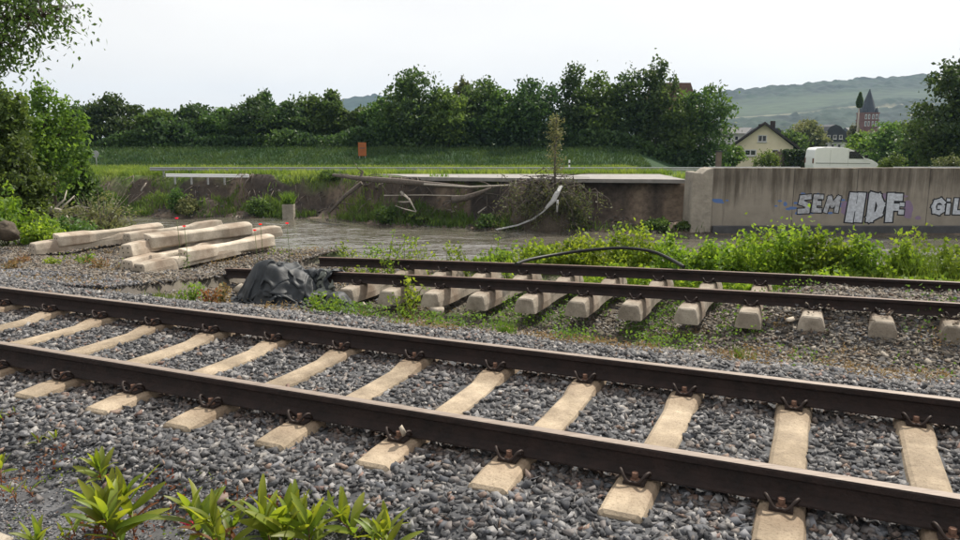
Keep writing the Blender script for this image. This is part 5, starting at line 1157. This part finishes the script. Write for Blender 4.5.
for u, v, s, lab, m in [(193, 283, 3.3, 'yellow green weed on the gravel below the concrete pile', 'leaf_bush'), (52, 262, 4.6, 'yellow weed below the drilled sleeper ends', 'leaf_bush'), (88, 252, 5.2, 'weed below the right drilled sleeper', 'leaf_bush'), (12, 272, 3.7, 'reddish weed at the left edge on the gravel', 'leaf_dry'), (22, 262, 4.4, 'dry orange weed near the left edge', 'leaf_dry'),
        (210, 288, 3.1, 'reddish weed right of the yellow green one', 'leaf_red'), (222, 282, 3.6, 'dry weed left of the tarp', 'leaf_dry'), (100, 258, 4.8, 'brown dry weed in front of the concrete pile', 'leaf_dry'), (318, 292, 4.2, 'yellow green weed at the foot of the tarp', 'leaf_bush'), (335, 296, 4.1, 'weed between the tarp and the black bag', 'leaf_bush')]: weed(u, v, s, lab, m, 6, .10, .06, gw2)
tuft(160, 3.0, 420, .09, 'low green grass patch beside the rear rail at left', wd=.010, spread=.20)
tuft(185, 3.05, 200, .07, 'small green grass patch right of the low one at left', wd=.010, spread=.12)
tuft(505, 3.9, 120, .17, 'bright grass tuft under the sleeper ends in the washed-out ditch', wd=.010, spread=.06)
tuft(742, 3.6, 80, .14, 'grass tuft below the sleeper end where the rubble heap begins', wd=.010, spread=.06)
# ground weeds nobody could count
r = np.random.default_rng(31); n = 26000; s = r.uniform(3.4, 7.4, n); t = r.uniform(-6.4, 2.6, n); x, y = XY(s, t); z = H(x, y)
k = r.random(n) < sstep(.02, .22, vnoise(x, y, .55, 45)) * (1 - .8 * sstep(-1.5, 0, t)); c = np.stack([x, y, z + .20 * r.random(n) ** 1.3], -1)[k]
stuff(link('ground_weeds', leaf_mesh('ground_weeds', r, c, .045, .026, M['leaf_light'], .5 + vnoise(x, y, .5, 5)[k], droop=-.1)))
n = 9000; s = r.uniform(2.9, 5.2, n); t = r.uniform(-6.4, 2.8, n); x, y = XY(s, t); k = r.random(n) < sstep(.1, .25, vnoise(x, y, .45, 46)); c = np.stack([x, y, H(x, y) + .10 * r.random(n)], -1)[k]
stuff(link('dry_weeds', leaf_mesh('dry_weeds', r, c, .05, .014, M['leaf_dry'], droop=-.3)))
n = 14000; s = r.uniform(2.4, 8.6, n); t = r.uniform(-14, -5.5, n); x, y = XY(s, t); k = r.random(n) < .7 * sstep(.08, .28, vnoise(x, y, .7, 47)); c = np.stack([x, y, H(x, y) + .12 * r.random(n)], -1)[k]
stuff(link('dry_weeds', leaf_mesh('dry_weeds_left', r, c, .05, .016, M['leaf_dry'], droop=-.3)))
n = 9000; s = r.uniform(4.5, 9.2, n); t = r.uniform(-13, -5.5, n); x, y = XY(s, t); k = r.random(n) < .6 * sstep(.15, .3, vnoise(x, y, .8, 49)); c = np.stack([x, y, H(x, y) + .14 * r.random(n)], -1)[k]
stuff(link('ground_weeds', leaf_mesh('ground_weeds_left', r, c, .055, .03, M['leaf_bush'], droop=-.2)))
# poppies
gp = 'poppies by the discarded sleepers'
def poppy(u, v, Y, lab):
    b = at_ground(u, Y); h = max(.2, hgt(u, v, Y, b)); th = thing('poppy', lab, 'poppy', b, 0, gp); r = np.random.default_rng(int(u)); MB().tube([(0, 0, -.02), (.02, 0, h * .5), (0, .01, h)], .005, 5).build('stem', M['stemg'], th, recalc=False)
    for i in range(4):
        a = i * 1.57 + .3; d_ = np.array([math.cos(a), math.sin(a), .35]); w_ = np.array([-math.sin(a), math.cos(a), 0]); p0 = np.array([0, .01, h])
        o = MB().add([p0, p0 + d_ * .024 + w_ * .028, p0 + d_ * .036 + w_ * .016 + np.array([0, 0, .012]), p0 + d_ * .036 - w_ * .016 + np.array([0, 0, .012]), p0 + d_ * .024 - w_ * .028], [(0, 1, 2), (0, 2, 3), (0, 3, 4)]).build('petal', M['petal'], th, recalc=False)
    c = r.normal(size=(30, 3)) * np.array([.05, .05, .1]) + np.array([0, 0, .12]); link('leaves', leaf_mesh('poppy_leaves', r, c, .07, .025, M['leaf_mid']), th)
for a in [(174, 219, 13.6, 'red poppy above the left end of the pile of sleepers'), (258, 225, 13.2, 'red poppy at the right end of the pile of sleepers against the water'), (285, 224, 13.4, 'smaller red poppy right of the pile of sleepers'), (181, 227, 13.4, 'red poppy just below the left one over the pile'), (252, 231, 13.0, 'half hidden red poppy low at the right end of the pile')]: poppy(*a)
# ================================================================ FOREGROUND HERBS, every leaf its own piece
def leaf_piece(L, W, curl, m, name):
    n = 6; V = []; 
    for i in range(n + 1):
        f = i / n; w_ = W * (math.sin(math.pi * min(1, f * .9 + .06)) ** .8) * .5; a = curl * f; y_ = L * (math.sin(a) / curl if curl else f); z_ = L * ((1 - math.cos(a)) / curl if curl else 0)
        V += [(-w_, y_, -z_ + w_ * .35), (0, y_, -z_), (w_, y_, -z_ + w_ * .35)]
    Fc = []
    for i in range(n):
        b = i * 3; Fc += [(b, b + 1, b + 4, b + 3), (b + 1, b + 2, b + 5, b + 4)]
    return npmesh(name, np.array(V), np.array(Fc), m, True, {'var': np.tile(np.array([.75, 1.0, .75]), n + 1) * np.repeat(np.linspace(.35, 1, n + 1), 3)})
LEAF = [leaf_piece(1, w_, c_, M['leaf_near'], 'leaf') for w_, c_ in [(.20, .25), (.23, .6), (.18, .9), (.22, .4)]]
LEAFR = [leaf_piece(1, w_, c_, M['leaf_red'], 'leaf') for w_, c_ in [(.20, .5), (.24, 1.0)]]
gh = 'leafy herbs in the foreground gravel'
def herb(u, v, h, n, lab, seed, red=.15, L=.13, nst=2, flower=False):
    b = gz(u, v, -.39); b[2] = float(H(b[0], b[1])); r = np.random.default_rng(seed); th = thing('herb', lab, 'plant', b, 0, gh)
    for s in range(nst):
        ox, oy = r.normal() * .045, r.normal() * .045; hh = h * (r.uniform(.75, 1.0) if s else 1.0); lx, ly = r.normal() * .05, r.normal() * .04
        MB().tube([(ox, oy, -.02), (ox + lx * .4, oy + ly * .4, hh * .35), (ox + lx, oy + ly, hh * .72)], [.0045, .004, .0025], 5).build('stem', M['stem'], th, recalc=False)
        for i in range(n // nst):
            f = (i + 1) / (n // nst); z = hh * (.10 + .62 * f); a = i * 2.4 + r.random() * .8; isr = r.random() < red * (2.0 if f < .4 else .10)
            ll = (.8 if isr else 1.4) * L * (.75 + .5 * math.sin(math.pi * min(1, .2 + .75 * f))) * r.uniform(.8, 1.15); o = link('leaf', (LEAFR[r.integers(2)] if isr else LEAF[r.integers(4)]), th)
            el = R(30 + 52 * f + r.normal() * 8); o.location = (ox + lx * f, oy + ly * f, z); o.rotation_euler = (el, r.normal() * .25, a); o.scale = (ll, ll, ll)
    if flower:
        o = link('flower', leaf_piece(.05, .04, .6, M['petal_pink'], 'flower'), th); o.location = (-.06, -.03, h * .45); o.rotation_euler = (.4, .3, 1.2)
        o = link('flower', leaf_piece(.045, .035, .6, M['petal_pink'], 'flower'), th); o.location = (-.06, -.03, h * .45); o.rotation_euler = (.2, .3, -.6)
H_SPEC = [(97, 498, .15, 14, 'small herb with upright leaves left of the large foreground one', 1, .15, .10, 1, False), (122, 548, .30, 46, 'large bushy herb at the bottom left with a pink blossom beside it', 2, .12, .15, 4, True), (92, 540, .17, 14, 'low herb at the left foot of the large bushy one', 12, .2, .10, 1, False), (203, 545, .24, 24, 'herb with spreading leaves and red lower stalks, second from the left', 3, .3, .15, 2, True),
    (238, 550, .16, 14, 'low herb between the spreading one and the dense clump', 14, .35, .10, 2, False), (276, 560, .26, 34, 'dense clump of upright leaves at the bottom, middle of the foreground herbs', 4, .05, .15, 4, False), (302, 560, .22, 18, 'clump of upright leaves touching the dense one on its right', 15, .05, .14, 2, False), (322, 562, .25, 16, 'slim herb with one tall upright leaf at the bottom edge', 5, .05, .13, 1, False), (352, 566, .21, 14, 'slim upright herb right of the tall leaf at the bottom edge', 6, .0, .11, 1, False), (378, 572, .20, 14, 'low herb at the bottom edge, second from the right of its group', 7, .0, .11, 2, False), (415, 574, .19, 10, 'thin herb farthest right at the bottom edge', 8, .0, .10, 1, False),
    (12, 484, .11, 14, 'reddish yellow seedling at the left edge of the foreground', 9, .6, .06, 2, False), (30, 502, .10, 12, 'red leaved seedling below the left edge ones', 10, .95, .05, 2, False), (45, 468, .07, 10, 'tiny yellow green seedling by the white scrap', 11, .4, .045, 2, False), (30, 545, .14, 10, 'yellow green herb by the slab corner at the bottom left', 13, .1, .09, 1, False), (8, 446, .05, 8, 'tiny orange seedling on the ballast edge at the far left', 16, .8, .04, 2, False), (62, 545, .09, 10, 'tiny seedling right of the slab corner', 17, .3, .06, 2, False)]
for a in H_SPEC: herb(*a)
r = np.random.default_rng(71); n = 2600; s = r.uniform(-2.6, -1.5, n); t = r.uniform(-5.2, -2.2, n); x, y = XY(s, t); k = r.random(n) < sstep(.05, .3, vnoise(x, y, .22, 46)); c = np.stack([x, y, H(x, y) + .03 * r.random(n)], -1)[k]
stuff(link('tiny_weeds', leaf_mesh('tiny_weeds', r, c, .018, .011, M['leaf_near'], droop=-.1)))
p = gz(41, 449, -.36); o = MB().add([(-.03, -.015, .0), (.0, -.02, .02), (.035, -.012, .008), (.03, .02, .022), (-.005, .018, .03), (-.032, .015, .012)], [(0, 1, 4, 5), (1, 2, 3, 4)]).build('paper_scrap', M['white'], recalc=False); o.location = p + np.array([0, 0, .02]); tag(o, 'crumpled white paper scrap on the foreground gravel at left', 'litter')
n = 2400; s = r.uniform(-2.3, -1.6, n); t = r.uniform(-4.6, -1.6, n); x, y = XY(s, t); k = r.random(n) < .8 * sstep(.0, .25, vnoise(x, y, .25, 48)); c = np.stack([x, y, H(x, y) + .05 * r.random(n)], -1)[k]
stuff(link('reddish_seedlings', leaf_mesh('reddish_seedlings', r, c, .032, .013, M['leaf_red'], droop=-.2)))
# ================================================================ HAZE
hz = bpy.data.materials.new('thin_haze'); hz.use_nodes = True; _nt = hz.node_tree; _nt.nodes.remove(_nt.nodes['Principled BSDF'])
_v = _nt.nodes.new('ShaderNodeVolumePrincipled'); _v.inputs['Color'].default_value = (.48, .72, 1.0, 1); _v.inputs['Density'].default_value = .00012; _v.inputs['Anisotropy'].default_value = .3
_nt.links.new(_v.outputs[0], _nt.nodes['Material Output'].inputs['Volume'])
stuff(MB().box(-2500, 2500, -60, 2420, -24, 150).build('haze', hz))
